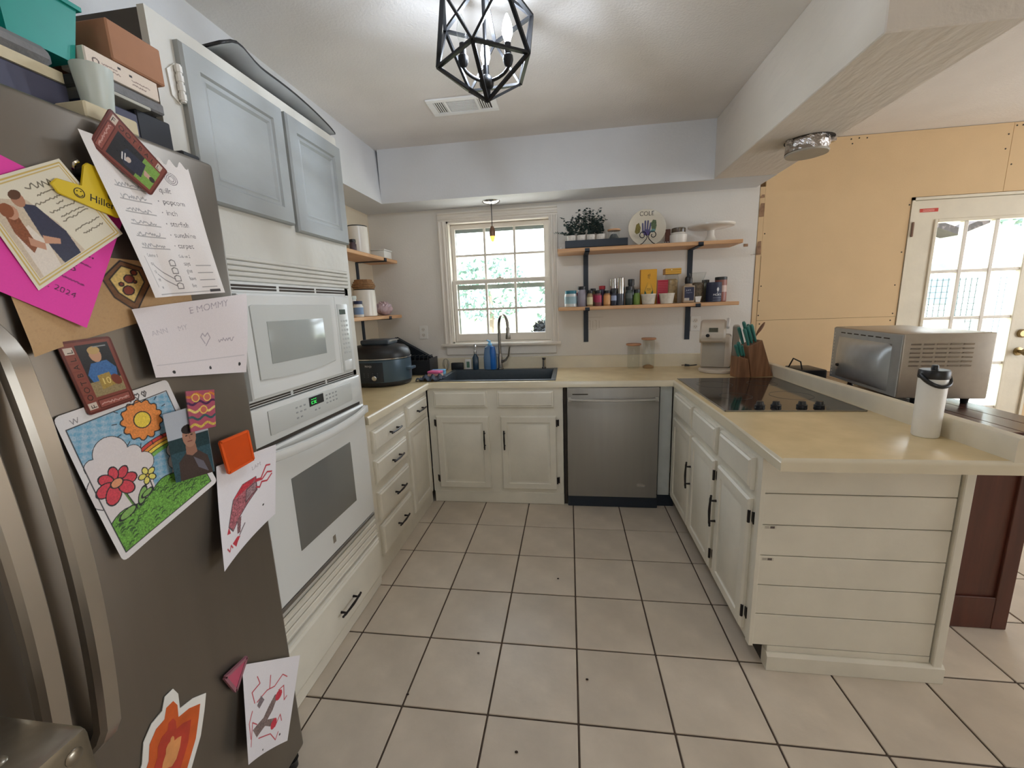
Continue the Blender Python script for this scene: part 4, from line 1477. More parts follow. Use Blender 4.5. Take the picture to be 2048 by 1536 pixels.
# --- die-cut sticker magnet (generic flame shapes)
fl_out = [(-2.206, .640), (-2.186, .640), (-2.178, .618), (-2.182, .582), (-2.150, .575), (-2.118, .555), (-2.130, .520), (-2.150, .470), (-2.20, .40), (-2.25, .38), (-2.33, .45), (-2.31, .50), (-2.272, .55), (-2.262, .590), (-2.240, .612), (-2.216, .615)]
fmg = thing('flame_sticker', 'die-cut orange and red flame-shaped sticker with white border low on the door', 'sticker', (XFR, -2.22, .5))
obj('backing', MB().prism(fl_out, lambda a, b_, d: (XFR + d, a, b_), .001, .003, .0005), M_OFFW, fmg)
cxm, czm = -2.215, .510
for (nm, k, col) in (('flame', .80, (206, 92, 36)), ('flame', .52, (186, 62, 44)), ('flame', .24, (218, 150, 92))):
    pp = [(cxm + (a - cxm) * k, czm + (b_ - czm) * k) for a, b_ in fl_out]
    d0 = .0032 + (1 - k) * .001
    obj(nm, MB().prism(pp, lambda a, b_, d: (XFR + d, a, b_), d0, d0 + .0004), mat('flame_' + str(int(k * 100)), col, .4, var=.15, scale=30), fmg)

# ------------------------------------------------------------------ cage chandelier
CX, CY, CZ, CA = -.287, -1.299, 2.312, .18
ch = thing('cage_chandelier', 'black faceted wire-cage ceiling light with three candle bulbs', 'light', (CX, CY, 2.6))
TH0 = 3.394
lowr = [Vector((CX + .894 * CA * math.cos(TH0 + k * 2 * math.pi / 5), CY + .894 * CA * math.sin(TH0 + k * 2 * math.pi / 5), CZ - .447 * CA)) for k in range(5)]
uppr = [Vector((CX + .894 * CA * math.cos(TH0 + (k + .5) * 2 * math.pi / 5), CY + .894 * CA * math.sin(TH0 + (k + .5) * 2 * math.pi / 5), CZ + .447 * CA)) for k in range(5)]
bot, topv = Vector((CX, CY, CZ - CA)), Vector((CX, CY, CZ + CA))
bars = []
for k in range(5):
    bars += [(bot, lowr[k]), (lowr[k], lowr[(k + 1) % 5]), (lowr[k], uppr[k]), (lowr[k], uppr[k - 1]), (uppr[k], uppr[(k + 1) % 5]), (uppr[k], topv)]
for (a, c) in bars:
    obj('cage_bar', MB().tube([a, c], .0088, 4, flat=.62), M_BLACK, ch, smooth=0)
st_ = MB().tube([(CX, CY, CZ - CA + .004), (CX, CY, 2.59)], .006, 8)
st_.lathe([(.0, 0), (.05, .004), (.06, .012), (.062, .025), (0, .026)], (CX, CY, 2.574), 20)
obj('stem', st_, M_BLACK, ch)
hub = MB().sphere((CX, CY, 2.188), .025, 14, 10)
hub.lathe([(.009, -.03), (.012, -.012), (.012, .012), (.009, .03)], (CX, CY, 2.165), 10)
obj('hub', hub, M_BLACK, ch)
M_BULB = bpy.data.materials.new('lit_bulb')
M_BULB.use_nodes = True
_n, _l = M_BULB.node_tree.nodes, M_BULB.node_tree.links
_n.remove(_n['Principled BSDF'])
_e = _n.new('ShaderNodeEmission'); _e.inputs[0].default_value = (.86, .92, 1.0, 1); _e.inputs[1].default_value = 9
_t = _n.new('ShaderNodeBsdfTransparent'); _a = _n.new('ShaderNodeAddShader')
_l.new(_e.outputs[0], _a.inputs[0]); _l.new(_t.outputs[0], _a.inputs[1]); _l.new(_a.outputs[0], _n['Material Output'].inputs[0])
for k, ang in enumerate((100, -20, 220)):
    a = math.radians(ang)
    d = Vector((math.cos(a), math.sin(a), 0))
    c0 = Vector((CX, CY, 0))
    pth = []
    for i in range(11):
        t = i / 10 * math.pi / 2
        pth.append(c0 + d * (.018 + .067 * math.sin(t)) + Vector((0, 0, 2.190 + .028 * (1 - math.cos(t)))))
    arm = obj('arm', MB().tube(pth, .0055, 8), M_BLACK, ch)
    e = c0 + d * .085
    obj('socket', MB().lathe([(.006, 2.213), (.013, 2.220), (.017, 2.233), (.016, 2.246), (.011, 2.250), (.0105, 2.283), (0, 2.283)], (e.x, e.y, 0), 14), M_BLACK, arm)
    prof = [(.008, 2.283), (.010, 2.290), (.0165, 2.308), (.0175, 2.320), (.014, 2.338), (.008, 2.356), (.003, 2.366), (0, 2.368)]
    obj('bulb', MB().lathe(prof, (e.x, e.y, 0), 14), M_BULB if k < 2 else M_CLEAR, arm, label='lit candle bulb' if k < 2 else 'clear unlit candle bulb')
    if k < 2:
        L = bpy.data.lights.new('bulb_glow', 'POINT')
        L.energy = 5.5
        L.color = (.76, .86, 1.0)
        L.shadow_soft_size = .012
        lo = bpy.data.objects.new('bulb_glow', L)
        C.objects.link(lo)
        lo.location = (e.x, e.y, 2.320)
        lo['kind'] = 'helper'

# ------------------------------------------------------------------ ceiling vent
M_VENT = mat('vent_white', (244, 244, 242), .4, var=.01)
vent = thing('ceiling_vent', 'white metal ceiling air register behind the chandelier', 'vent', (-.615, -.25, 2.6))
vx0, vx1, vy0, vy1 = -.812, -.415, -.345, -.150
v = MB()
for (a, b_, c, d) in ((vx0, vx1, vy0, vy0 + .03), (vx0, vx1, vy1 - .03, vy1), (vx0, vx0 + .035, vy0 + .03, vy1 - .03), (vx1 - .035, vx1, vy0 + .03, vy1 - .03),
                      (-.715, -.700, vy0 + .03, vy1 - .03), (-.535, -.520, vy0 + .03, vy1 - .03)):
    v.box(a, b_, c, d, 2.590, 2.5995, .002)
obj('frame', v, M_VENT, vent)
obj('duct', MB().box(vx0 + .03, vx1 - .03, vy0 + .028, vy1 - .028, 2.5975, 2.5995), M_RAIL, vent)
for k in range(11):
    y = vy0 + .036 + k * .0117
    obj('louver', MB().box(-.698, -.537, y, y + .0055, 2.5945, 2.5972), M_VENT, vent)
for x0 in (vx0 + .038, -.517):
    for k in range(5):
        x = x0 + k * .0125
        obj('louver', MB().box(x, x + .0055, vy0 + .032, vy1 - .032, 2.5945, 2.5972), M_VENT, vent)

# ------------------------------------------------------------------ hanging recessed can in the beam
can = thing('recessed_can_light', 'unfinished recessed can light with crinkled foil hanging out of the beam', 'light', (1.215, -.33, 2.228))
mt = Matrix.Translation((1.215, -.33, 2.228)) @ Matrix.Rotation(math.radians(4), 4, 'Y')
p = MB()
n = 26
pv = []
for z, r in ((.0, .094), (-.02, .096), (-.045, .094), (-.065, .095)):
    pv.append([mt @ Vector(((r + random.uniform(-.004, .004)) * math.cos(2 * math.pi * k / n), (r + random.uniform(-.004, .004)) * math.sin(2 * math.pi * k / n), z)) for k in range(n)])
for i in range(3):
    for k in range(n):
        p._faces([pv[i][k], pv[i][(k + 1) % n], pv[i + 1][(k + 1) % n], pv[i + 1][k]], [(0, 1, 2, 3)], 0)
bmesh.ops.remove_doubles(p.bm, verts=p.bm.verts, dist=1e-5)
obj('foil_sleeve', p, M_FOIL, can, smooth=0)
obj('lens', MB().lathe([(.0, -.069), (.094, -.069), (.098, -.063), (.098, -.060)], (1.2125, -.33, 2.226), 28), mat('can_lens', (168, 160, 146), .5), can)
obj('cutout', MB().lathe([(.106, 0), (.106, .0015)], (1.222, -.325, 2.2262), 24, sx=1.06), M_RAIL, can)
obj('spring_clip', MB().box(1.10, 1.125, -.37, -.34, 2.205, 2.2275, .002).box(1.30, 1.335, -.36, -.33, 2.205, 2.2275, .002), M_FOIL, can)

# ------------------------------------------------------------------ pendant over the sink
pd = thing('sink_pendant', 'small pendant with bronze socket and amber bulb hanging before the window', 'light', (-.595, .45, 2.228))
obj('canopy', MB().lathe([(0, -.022), (.035, -.020), (.062, -.008), (.068, -.001)], (-.595, .45, 2.2275), 24), M_CHROME, pd)
obj('cord', MB().tube([(-.595, .45, 2.21), (-.595, .45, 2.045)], .003, 6), M_BLACKP, pd)
obj('socket', MB().lathe([(.006, .075), (.012, .07), (.020, .05), (.024, .03), (.023, 0), (0, 0)], (-.595, .45, 1.975), 14), M_COPPER, pd)
obj('bulb', MB().lathe([(.020, 0), (.019, -.014), (.015, -.022), (.013, -.034), (.006, -.040), (0, -.041)], (-.595, .45, 1.975), 14),
    mat('amber_bulb', (222, 170, 60), .4, emit=(1.0, .62, .12), estr=1.2), pd)


# ------------------------------------------------------------------ outlets
def outlet(name, label, x0, x1, z0, z1, Y):
    t = thing(name, label, 'outlet', ((x0 + x1) / 2, Y, z0))
    obj('plate', MB().box(x0, x1, Y - .006, Y - .0003, z0, z1, .002), M_OFFW, t)
    for k in (0, 1):
        z = z0 + (z1 - z0) * (.29 + .42 * k)
        xm = (x0 + x1) / 2
        r = obj('receptacle', MB().lathe([(.0165, 0), (.0165, .0022), (0, .0022)], (xm, Y - .0058, z), 14, mtx=Matrix.Rotation(math.pi / 2, 3, 'X')), M_CERAMIC, t)
        sl_ = MB().box(xm - .008, xm - .0055, Y - .0087, Y - .0078, z - .002, z + .007).box(xm + .0055, xm + .008, Y - .0087, Y - .0078, z - .002, z + .007)
        sl_.box(xm - .002, xm + .002, Y - .0087, Y - .0078, z - .010, z - .006)
        obj('slots', sl_, M_RAIL, r)
    return t


outlet('wall_outlet', 'white duplex wall outlet left of the window', -1.296, -1.222, 1.188, 1.301, YW)
outlet('wall_outlet', 'white duplex wall outlet beside the coffee maker', .932, 1.005, 1.195, 1.310, YW)
gm = MB()
for (a, b_, c, d) in ((.135, .259, 1.326, 1.3272), (.140, .154, 1.300, 1.3012), (.153, .1545, 1.23, 1.30), (.175, .1762, 1.235, 1.30), (.19, .203, 1.30, 1.3012), (.2025, .204, 1.23, 1.30), (.225, .2262, 1.24, 1.30), (.14, .20, 1.228, 1.2292)):
    gm.box(a, b_, YW - .0012, YW + .001, c, d)
obj('switch_outline', gm, mat('pencil_mark', (150, 132, 110), .9), wall_back)

# ------------------------------------------------------------------ shelves on the back wall
SZ1, SZ2 = 1.841, 1.416
for (z, lab) in ((SZ1, 'upper light-wood wall shelf right of the window'), (SZ2, 'lower light-wood wall shelf right of the window, lined with spices')):
    o = obj('wall_shelf', MB().box(-.096, 1.188, .345, YW - .006, z - .026, z, .003), M_SHELFW)
    tag(o, lab, 'shelf')
for (x, lab) in ((.120, 'black two-tier shelf bracket nearer the window'), (.908, 'black two-tier shelf bracket nearer the coffee maker')):
    t = thing('shelf_bracket', lab, 'bracket', (x, YW, 1.13))
    obj('upright', MB().box(x - .019, x + .019, YW - .0055, YW - .0005, 1.130, 1.8135), M_NAVY, t)
    for z in (SZ1, SZ2):
        m = MB().box(x - .017, x + .017, .336, YW - .006, z - .0325, z - .0265)
        m.box(x - .017, x + .017, .336, .3435, z - .0325, z - .006)
        obj('arm', m, M_NAVY, t)

# shelves on the left wall
for (z, lab) in ((1.848, 'upper wood shelf on the left wall'), (1.402, 'lower wood shelf on the left wall')):
    o = obj('wall_shelf', MB().box(XL + .006, -1.432, -.60, .572, z - .026, z, .003), M_SHELFW2)
    tag(o, lab, 'shelf')
t = thing('shelf_bracket', 'black two-tier shelf bracket on the left wall', 'bracket', (XL, .33, 1.1))
obj('upright', MB().box(XL + .0005, XL + .0055, .31, .35, 1.13, 1.82), M_NAVY, t)
for z in (1.848, 1.402):
    obj('arm', MB().box(XL + .006, -1.424, .313, .347, z - .0325, z - .0265).box(-1.430, -1.424, .313, .347, z - .0325, z - .006), M_NAVY, t)


# ------------------------------------------------------------------ generic containers
def jar(name, label, x, y, z, r, h, bm_, cap, ch_=.02, band=None, cat='jar', group=None, capr=1.0, seg=18, neck=True, dome=False):
    t = thing(name, label, cat, (x, y, z), group)
    hb = h - ch_
    prof = [(r * .92, 0), (r, .004), (r, hb * .80), (r * (.80 if neck else .98), hb * .93), (r * (.78 if neck else .98), hb)]
    obj('body', MB().lathe(prof, (x, y, z + .0005), seg), bm_, t)
    cp_ = [(r * capr * .9, 0), (r * capr * .92, ch_ * .1), (r * capr * .92, ch_ * .9), (r * capr * .84, ch_), (0, ch_)]
    if dome:
        cp_ = [(r * capr, 0), (r * capr, ch_ * .4), (r * capr * .8, ch_ * .75), (r * capr * .3, ch_), (0, ch_)]
    obj('cap', MB().lathe(cp_, (x, y, z + hb + .0007), seg), cap, t)
    if band is not None:
        lo, hi, m = band
        obj('wrap_label', MB().lathe([(r * 1.012, hb * lo), (r * 1.012, hb * hi)], (x, y, z), seg), m, t)
    return t


def cm(name, rgb, rough=.45):
    return bpy.data.materials.get(name) or mat(name, rgb, rough)


# --- upper right shelf
tr_ = thing('black_tray', 'black metal tray holding the potted eucalyptus on the upper shelf', 'tray', (.185, .42, SZ1))
m = MB()
m.box(-.040, .411, .365, .505, SZ1 + .0005, SZ1 + .006)
m.box(-.040, .411, .365, .370, SZ1 + .0005, SZ1 + .056, .001)
m.box(-.040, .411, .500, .505, SZ1 + .0005, SZ1 + .056, .001)
m.box(-.040, -.035, .370, .500, SZ1 + .0005, SZ1 + .056)
m.box(.406, .411, .370, .500, SZ1 + .0005, SZ1 + .056)
obj('tray_body', m, M_NAVY, tr_)
M_POT = mat('speckled_pot', (222, 214, 204), .6, var=.18, scale=60)
M_STEM = mat('plant_stem', (92, 92, 76), .7)
plab = ('potted artificial eucalyptus at the window end of the black tray', 'potted artificial eucalyptus, second from the window end of the tray', 'potted artificial eucalyptus, third from the window end of the tray', 'potted artificial eucalyptus beside the wooden-lidded jar')
for k, px_ in enumerate((.010, .081, .152, .223)):
    t = thing('potted_eucalyptus', plab[k], 'plant', (px_, .428, SZ1 + .007), 'eucalyptus pots in the black tray')
    z = SZ1 + .0065
    obj('pot', MB().lathe([(.028, 0), (.032, .01), (.034, .08), (.035, .092), (.031, .092), (.029, .086), (0, .084)], (px_, .435, z), 18), M_POT, t)
    stems, leaves = MB(), MB()
    rr_ = random.Random(11 + k)
    for s in range(15):
        lean = rr_.uniform(-.085, .085) + (-.075 if (k == 0 and s < 5) else 0) + (.02 if k == 2 else 0) - (.02 if k == 3 else 0)
        ly = rr_.uniform(-.05, .04)
        hh = rr_.uniform(.07, (.15, .19, .20, .13)[k]) * (.25 if (k == 0 and s < 3) else 1)
        p0 = Vector((px_ + rr_.uniform(-.015, .015), .435 + rr_.uniform(-.015, .015), z + .085))
        p1 = p0 + Vector((lean * .4, ly * .4, hh * .6))
        p2 = p0 + Vector((lean, ly, hh))
        stems.tube([p0, p1, p2], [.0012, .001, .0007], 4)
        for j in range(22):
            q_ = j / 21
            c = p0.lerp(p1, q_ * 2) if q_ < .5 else p1.lerp(p2, q_ * 2 - 1)
            ang = rr_.uniform(0, 6.28)
            dirv = Vector((math.cos(ang), math.sin(ang) * .7, rr_.uniform(-.2, .6))).normalized()
            L_ = rr_.uniform(.011, .019)
            side = dirv.cross(Vector((rr_.uniform(-1, 1), rr_.uniform(-1, 1), 1))).normalized() * L_ * .58
            tip = c + dirv * L_ * 1.4
            mid = c + dirv * L_ * .75
            leaves._faces([c, mid + side, tip, mid - side], [(0, 1, 2, 3)], 0)
    obj('stems', stems, M_STEM, t)
    lf = obj('foliage', leaves, M_SOIL, t, smooth=0)
    lf['kind'] = 'stuff'
t = jar('lidded_glass_jar', 'clear glass jar with thin wooden lid at the end of the black tray', .318, .428, SZ1 + .0068, .041, .120, M_CLEAR, cm('pale_wood_lid', (196, 150, 110)), .012, None, capr=1.25, neck=False)
obj('contents', MB().lathe([(.034, .003), (.034, .062), (.02, .085), (0, .088)], (.318, .428, SZ1 + .0075), 14), mat('potpourri', (84, 90, 92), .8, var=.4, scale=60), t)

# plate with a name and handprint
pl = thing('handprint_plate', 'white decorative plate with a blue handprint and the name COLE', 'plate', (.560, .47, SZ1))
PC, PR = Vector((.560, .475, SZ1 + .129)), .136
tilt = Matrix.Rotation(math.radians(-8), 3, 'X')
cv = Canvas(2 * PR, 2 * PR, 170, (222, 214, 196), .015)
cv.text('COLE', .082, .226, .042, (70, 62, 56), .0)
cv.ell(.136, .105, .026, .024, (96, 84, 140), 0, .12)
for (x, y, a, L_) in ((.112, .135, 1.75, .034), (.127, .148, 1.62, .038), (.142, .148, 1.5, .038), (.156, .138, 1.35, .032)):
    cv.line([(x - .004, y - .03), (x + L_ * math.cos(a), y + L_ * math.sin(a))], (92, 92, 128), .011, noise=.1)
cv.poly([(.048, .110), (.060, .165), (.080, .178), (.092, .140), (.085, .105), (.062, .095)], (126, 116, 62), .2)
cv.poly([(.170, .120), (.165, .170), (.180, .195), (.202, .190), (.205, .150), (.195, .110)], (96, 112, 84), .2)
cv.ell(.178, .115, .018, .012, (110, 156, 158), .4, .1)


def plate_fn(u, v):
    a, b_ = u - PR, v - PR
    r = np.sqrt(a * a + b_ * b_) / PR
    d = -.012 * np.clip((r - .62) / .38, 0, 1) ** 1.5
    P_ = np.stack([a, d, b_], -1) @ np.array(tilt).T
    return P_[..., 0] + PC.x, P_[..., 1] + PC.y - .004, P_[..., 2] + PC.z


o = printed('plate_face', cv, plate_fn, PRINT_GLOSS, pl, mask=lambda u, v: (u - PR) ** 2 + (v - PR) ** 2 <= PR * PR)
sd = o.modifiers.new('solid', 'SOLIDIFY'); sd.thickness = .004; sd.offset = -1
sc = thing('scroll_easel', 'black wrought scroll easel holding the handprint plate', 'easel', (.560, .44, SZ1))
m = MB()
for s in (-1, 1):
    pts = [(.560 + s * .062, .428, SZ1 + .0045), (.560 + s * .035, .428, SZ1 + .018), (.560 + s * .010, .428, SZ1 + .045), (.560 + s * .004, .428, SZ1 + .062), (.560 + s * .014, .428, SZ1 + .085)]
    for k in range(16):
        a = math.pi * .75 - k * .42
        r = .028 - k * .0013
        pts.append((.560 + s * (.036 + r * math.cos(a)), .428, SZ1 + .072 + r * math.sin(a)))
    m.tube(pts, .003, 6)
    m.tube([(.560 + s * .055, .428, SZ1 + .0045), (.560 + s * .05, .53, SZ1 + .0045)], .003, 6)
m.tube([(.560 - .064, .428, SZ1 + .0045), (.560 + .064, .428, SZ1 + .0045)], .003, 6)
m.tube([(.560, .53, SZ1 + .0045), (.560, .54, SZ1 + .10)], .003, 6)
m.tube([(.51, .53, SZ1 + .0045), (.61, .53, SZ1 + .0045)], .003, 6)
obj('scroll_frame', m, M_BLACK, sc)
t = thing('bead_garland', 'little silver bead garland lying between the plate and the candle', 'garland', (.68, .42, SZ1))
for k in range(13):
    x, y = .655 + .0085 * (k % 6) + .003 * (k // 6), .405 + .010 * (k // 6)
    obj('bead', MB().sphere((x, y, SZ1 + .0052 + .009 * (k // 6) * (k % 2)), .0048, 8, 6), M_CHROME, t)
o = obj('wood_ornament', MB().box(.690, .726, .452, .470, SZ1 + .0008, SZ1 + .110, .004), mat('dark_wood_piece', (96, 56, 44), .6))
tag(o, 'dark wooden ornament peeking out behind the plate and the candle', 'ornament')
t = jar('candle_jar', 'rounded white candle jar with dark metal lid on the upper shelf', .778, .445, SZ1, .060, .110, M_CERAMIC, cm('candle_lid', (92, 80, 66), .25), .032, None, capr=.88)
cs_ = thing('cake_stand', 'white footed cake stand at the end of the upper shelf', 'cake stand', (1.005, .46, SZ1))
obj('stand', MB().lathe([(.062, 0), (.060, .006), (.036, .022), (.024, .050), (.022, .082), (.04, .094), (.150, .104), (.157, .110), (.157, .119), (.150, .121), (0, .116)], (1.005, .455, SZ1 + .0005), 40), M_CERAMIC, cs_)
o = obj('hook_peg', MB().lathe([(.006, 0), (.004, .014), (0, .015)], (-.068, .40, SZ1 + .0005), 8), M_OFFW)
tag(o, 'tiny white peg at the window end of the upper shelf', 'peg')

# --- lower right shelf: spices and groceries
Z2 = SZ2
D = M_BLACKP
yf = .405
t = jar('teal_lid_jar', 'short clear jar with teal lid and white label nearest the window', -.002, yf, Z2, .047, .122, cm('milky_jar', (206, 208, 206), .2), cm('teal_lid', (40, 120, 140)), .024, (.25, .8, cm('jar_label_blue', (150, 178, 186))), neck=False)
jar('spice_jar', 'small spice jar with red cap behind the teal-lidded jar', .052, .43, Z2, .021, .105, cm('spice_white', (210, 206, 204)), cm('spice_red_cap', (150, 50, 60)), .022, (.2, .5, cm('spice_dark', (60, 60, 72))))
jar('spice_bottle', 'tall lavender-grey spice bottle with dark cap', .082, yf, Z2, .034, .150, cm('lavender_grey', (150, 144, 156), .3), D, .024)
jar('spice_jar', 'spice jar with black cap and cream label', .141, .39, Z2, .023, .118, cm('spice_tan', (150, 128, 92)), D, .022, (.15, .72, cm('cream_label', (216, 206, 168))))
jar('spice_jar', 'spice jar with dark cap standing behind the cream-labelled jar', .166, .44, Z2, .024, .132, cm('spice_olive', (116, 104, 70)), D, .020, (.3, .8, cm('spice_pink', (176, 70, 84))))
jar('spice_jar', 'spice jar with black cap and crimson label', .203, .395, Z2, .027, .116, cm('spice_crimson_body', (120, 70, 70)), D, .022, (.30, .85, cm('crimson_label', (168, 48, 84))))
jar('spice_jar', 'spice jar with red flip cap behind the orange-labelled jar', .236, .45, Z2, .026, .150, cm('spice_violet', (70, 56, 84)), cm('red_cap', (176, 44, 54)), .026)
jar('spice_jar', 'spice jar with black cap and orange label', .269, .40, Z2, .027, .112, cm('spice_orange_body', (170, 120, 70)), D, .020, (.12, .85, cm('orange_label', (212, 156, 98))))
jar('spice_jar', 'dark spice jar with black cap and blue-white label', .318, .395, Z2, .022, .126, cm('spice_navy', (40, 42, 56)), D, .034, (.40, .80, cm('blue_white_label', (146, 158, 184))))
M_SILV = mat('polished_grinder', (196, 194, 190), .18, 1.0, var=.02)
for (x, y, lab) in ((.320, .478, 'stainless steel pepper grinder, the one further back'), (.368, .405, 'stainless steel pepper grinder, the one in front')):
    t = thing('pepper_grinder', lab, 'grinder', (x, y, Z2), 'pair of steel grinders')
    obj('glass_base', MB().lathe([(.026, 0), (.027, .004), (.027, .085)], (x, y, Z2 + .0005), 18), cm('smoked_glass', (74, 78, 86), .15), t)
    obj('steel_top', MB().lathe([(.0275, .086), (.0275, .150), (.026, .175), (.025, .20), (.020, .203), (0, .203)], (x, y, Z2), 18), M_SILV, t)
jar('spice_jar', 'dark green herb jar with black cap and a white-framed label', .430, .40, Z2, .028, .135, cm('herb_dark', (52, 62, 56)), D, .026, (.45, .8, cm('herb_frame_label', (86, 92, 88))))
jar('black_cap_bottle', 'dark bottle with spouted black cap behind the herb jars', .452, .46, Z2, .026, .190, cm('dark_bottle', (44, 48, 52), .2), D, .045)
jar('spice_jar', 'bright green herb jar with black cap', .486, .40, Z2, .025, .112, cm('herb_green', (110, 138, 62)), D, .026)
M_RAM = mat('marbled_bowl', (214, 206, 192), .35, var=.12, scale=30)


def ramekin(label, x):
    t = thing('ramekin', label, 'bowl', (x, .395, Z2), 'pair of marbled bowls')
    obj('bowl_body', MB().lathe([(.040, 0), (.044, .004), (.053, .066), (.056, .070), (.056, .075), (.051, .075), (.041, .008), (0, .008)], (x, .395, Z2 + .0005), 24), M_RAM, t)


ramekin('white marbled ramekin below the yellow tea box', .569)
ramekin('white marbled ramekin below the red packet', .700)


def carton(name, label, cat, x0, x1, y0, y1, z, h, body, cv=None, tilt_=0):
    t = thing(name, label, cat, ((x0 + x1) / 2, y0, z))
    obj('box_body', MB().box(x0, x1, y0, y1, z + .0006, z + h, .001), body, t)
    if cv is not None:
        printed('front_print', cv, lambda u, v: (x0 + .001 + u * (x1 - x0 - .002) / cv.w, 0 * u + y0 - .0006, z + .001 + v * (h - .002) / cv.h), PRINT, t)
    return t


cv = Canvas(.118, .255, 150, (224, 164, 46), .02)
gk2 = (40, 92, 76)
cv.poly([(.018, 0), (.030, .10), (.050, .155), (.054, .165), (.034, .10), (.060, .045), (.088, .10), (.072, .160), (.092, .10), (.102, 0)], gk2, .05)
cv.poly([(.036, .105), (.060, .050), (.086, .105), (.062, .150)], (228, 176, 62), .04)
cv.text('el', .050, .205, .028, (50, 40, 30)); cv.text('TE', .050, .188, .018, (50, 40, 30)); cv.scrib(.045, .115, .03, (110, 84, 40), .002, 20, .001); cv.scrib(.045, .105, .03, (110, 84, 40), .002, 20, .001)
carton('yellow_tea_box', 'tall yellow and green carton behind the left ramekin', 'box', .521, .638, .455, .505, Z2, .257, cm('yellow_carton', (216, 150, 48)), cv)
cv = Canvas(.08, .17, 80, (184, 44, 66), .04)
for k in range(6):
    cv.scrib(.006, .090 + k * .012, .068, (206, 90, 104), .001, 30, .0014)
carton('red_packet', 'flat crimson packet behind the right ramekin', 'packet', .645, .722, .460, .478, Z2, .176, cm('white_edge_packet', (214, 190, 184)), cv)
t = thing('pasta_jar', 'tall clear jar of pasta carrying a yellow carton', 'jar', (.755, .50, Z2))
obj('glass', MB().lathe([(.046, 0), (.050, .005), (.050, .19), (.044, .205), (.047, .212), (0, .213)], (.755, .50, Z2 + .0005), 20), M_CLEAR, t)
obj('contents', MB().lathe([(.044, .004), (.044, .17), (.03, .18), (0, .18)], (.755, .50, Z2 + .0006), 16), mat('pasta', (176, 148, 104), .6, var=.3, scale=50), t)
cv = Canvas(.115, .042, 110, (220, 166, 60), .03)
cv.line([(0, .031), (.115, .032)], (150, 104, 40), .002); cv.line([(0, .014), (.115, .015)], (160, 112, 44), .0015); cv.ell(.045, .033, .004, .004, (236, 226, 206))
carton('small_yellow_carton', 'small yellow carton lying on top of the pasta jar', 'box', .698, .812, .455, .54, Z2 + .2145, .042, cm('ochre_carton', (206, 152, 60)), cv)
vb = thing('vanilla_bottle', 'square bottle with round black cap and navy label', 'bottle', (.850, .40, Z2))
obj('bottle_body', MB().box(.811, .891, .37, .43, Z2 + .0006, Z2 + .125, .008, 2).lathe([(.030, .120), (.024, .135), (.018, .140)], (.851, .40, Z2), 16), cm('vanilla_glass', (170, 150, 128), .2), vb)
obj('cap', MB().lathe([(.024, .138), (.026, .145), (.026, .175), (.02, .188), (0, .190)], (.851, .40, Z2), 16), D, vb)
cv = Canvas(.066, .095, 110, (44, 46, 70), .03)
cv.text('JUICE', .010, .068, .014, (196, 196, 206)); cv.scrib(.012, .055, .04, (150, 150, 170), .002, 20, .001); cv.rect(0, 0, .066, .018, (190, 180, 170)); cv.rect(.034, 0, .066, .018, (44, 46, 70))
printed('front_label', cv, lambda u, v: (.818 + u, 0 * u + .3692, Z2 + .018 + v), PRINT, vb)
t = thing('clamp_jar', 'tall clear clamp jar with coffee and a white scoop inside', 'jar', (.930, .46, Z2))
obj('glass', MB().lathe([(.046, 0), (.050, .005), (.050, .150), (.042, .165), (.046, .175), (.060, .215), (0, .214)], (.930, .46, Z2 + .0005), 20), M_CLEAR, t)
obj('contents', MB().lathe([(.045, .004), (.045, .13), (.03, .145), (0, .145)], (.930, .46, Z2 + .0006), 16), mat('coffee_beans', (116, 100, 80), .7, var=.5, scale=80), t)
obj('scoop', MB().prism([(.905, 0), (.935, -.002), (.945, .042), (.900, .040)], lambda a, b_, d: (a, d, Z2 + .004 + b_), .395, .405), M_OFFW, t)
mo = thing('salt_canister', 'navy salt canister with white lettering at the end of the lower shelf', 'canister', (1.03, .41, Z2))
obj('canister_body', MB().lathe([(.052, 0), (.052, .135), (.050, .140), (0, .140)], (1.032, .41, Z2 + .0005), 28), cm('navy_paper', (36, 42, 66)), mo)
cv = Canvas(.10, .12, 120, (36, 42, 66), .02)
cv.text('MORTON', .030, .040, .021, (226, 226, 226)); cv.ell(.062, .085, .008, .014, (206, 206, 206)); cv.line([(.062, .07), (.058, .058)], (206, 206, 206), .002)
cv.rect(.03, .022, .10, .030, (90, 94, 110)); cv.rect(.03, .006, .10, .012, (90, 94, 110))
printed('wrap_print', cv, lambda u, v: (1.032 + .0526 * np.sin((u - .05) / .0526), .41 - .0526 * np.cos((u - .05) / .0526), Z2 + .004 + v), PRINT, mo)
jar('coffee_tin', 'striped brown and red tin with dark lid behind the salt canister', 1.108, .500, Z2, .042, .180, cm('striped_tin', (150, 96, 84)), cm('dark_lid', (54, 56, 56)), .022, (.45, .75, cm('tin_stripe', (206, 180, 170))), neck=False, capr=1.08)
jar('dark_lid_jar', 'small jar with dark lid between the clamp jar and the salt canister', 1.010, .535, Z2, .028, .165, cm('olive_glass', (100, 104, 84), .25), cm('dark_lid', (54, 56, 56)), .020)

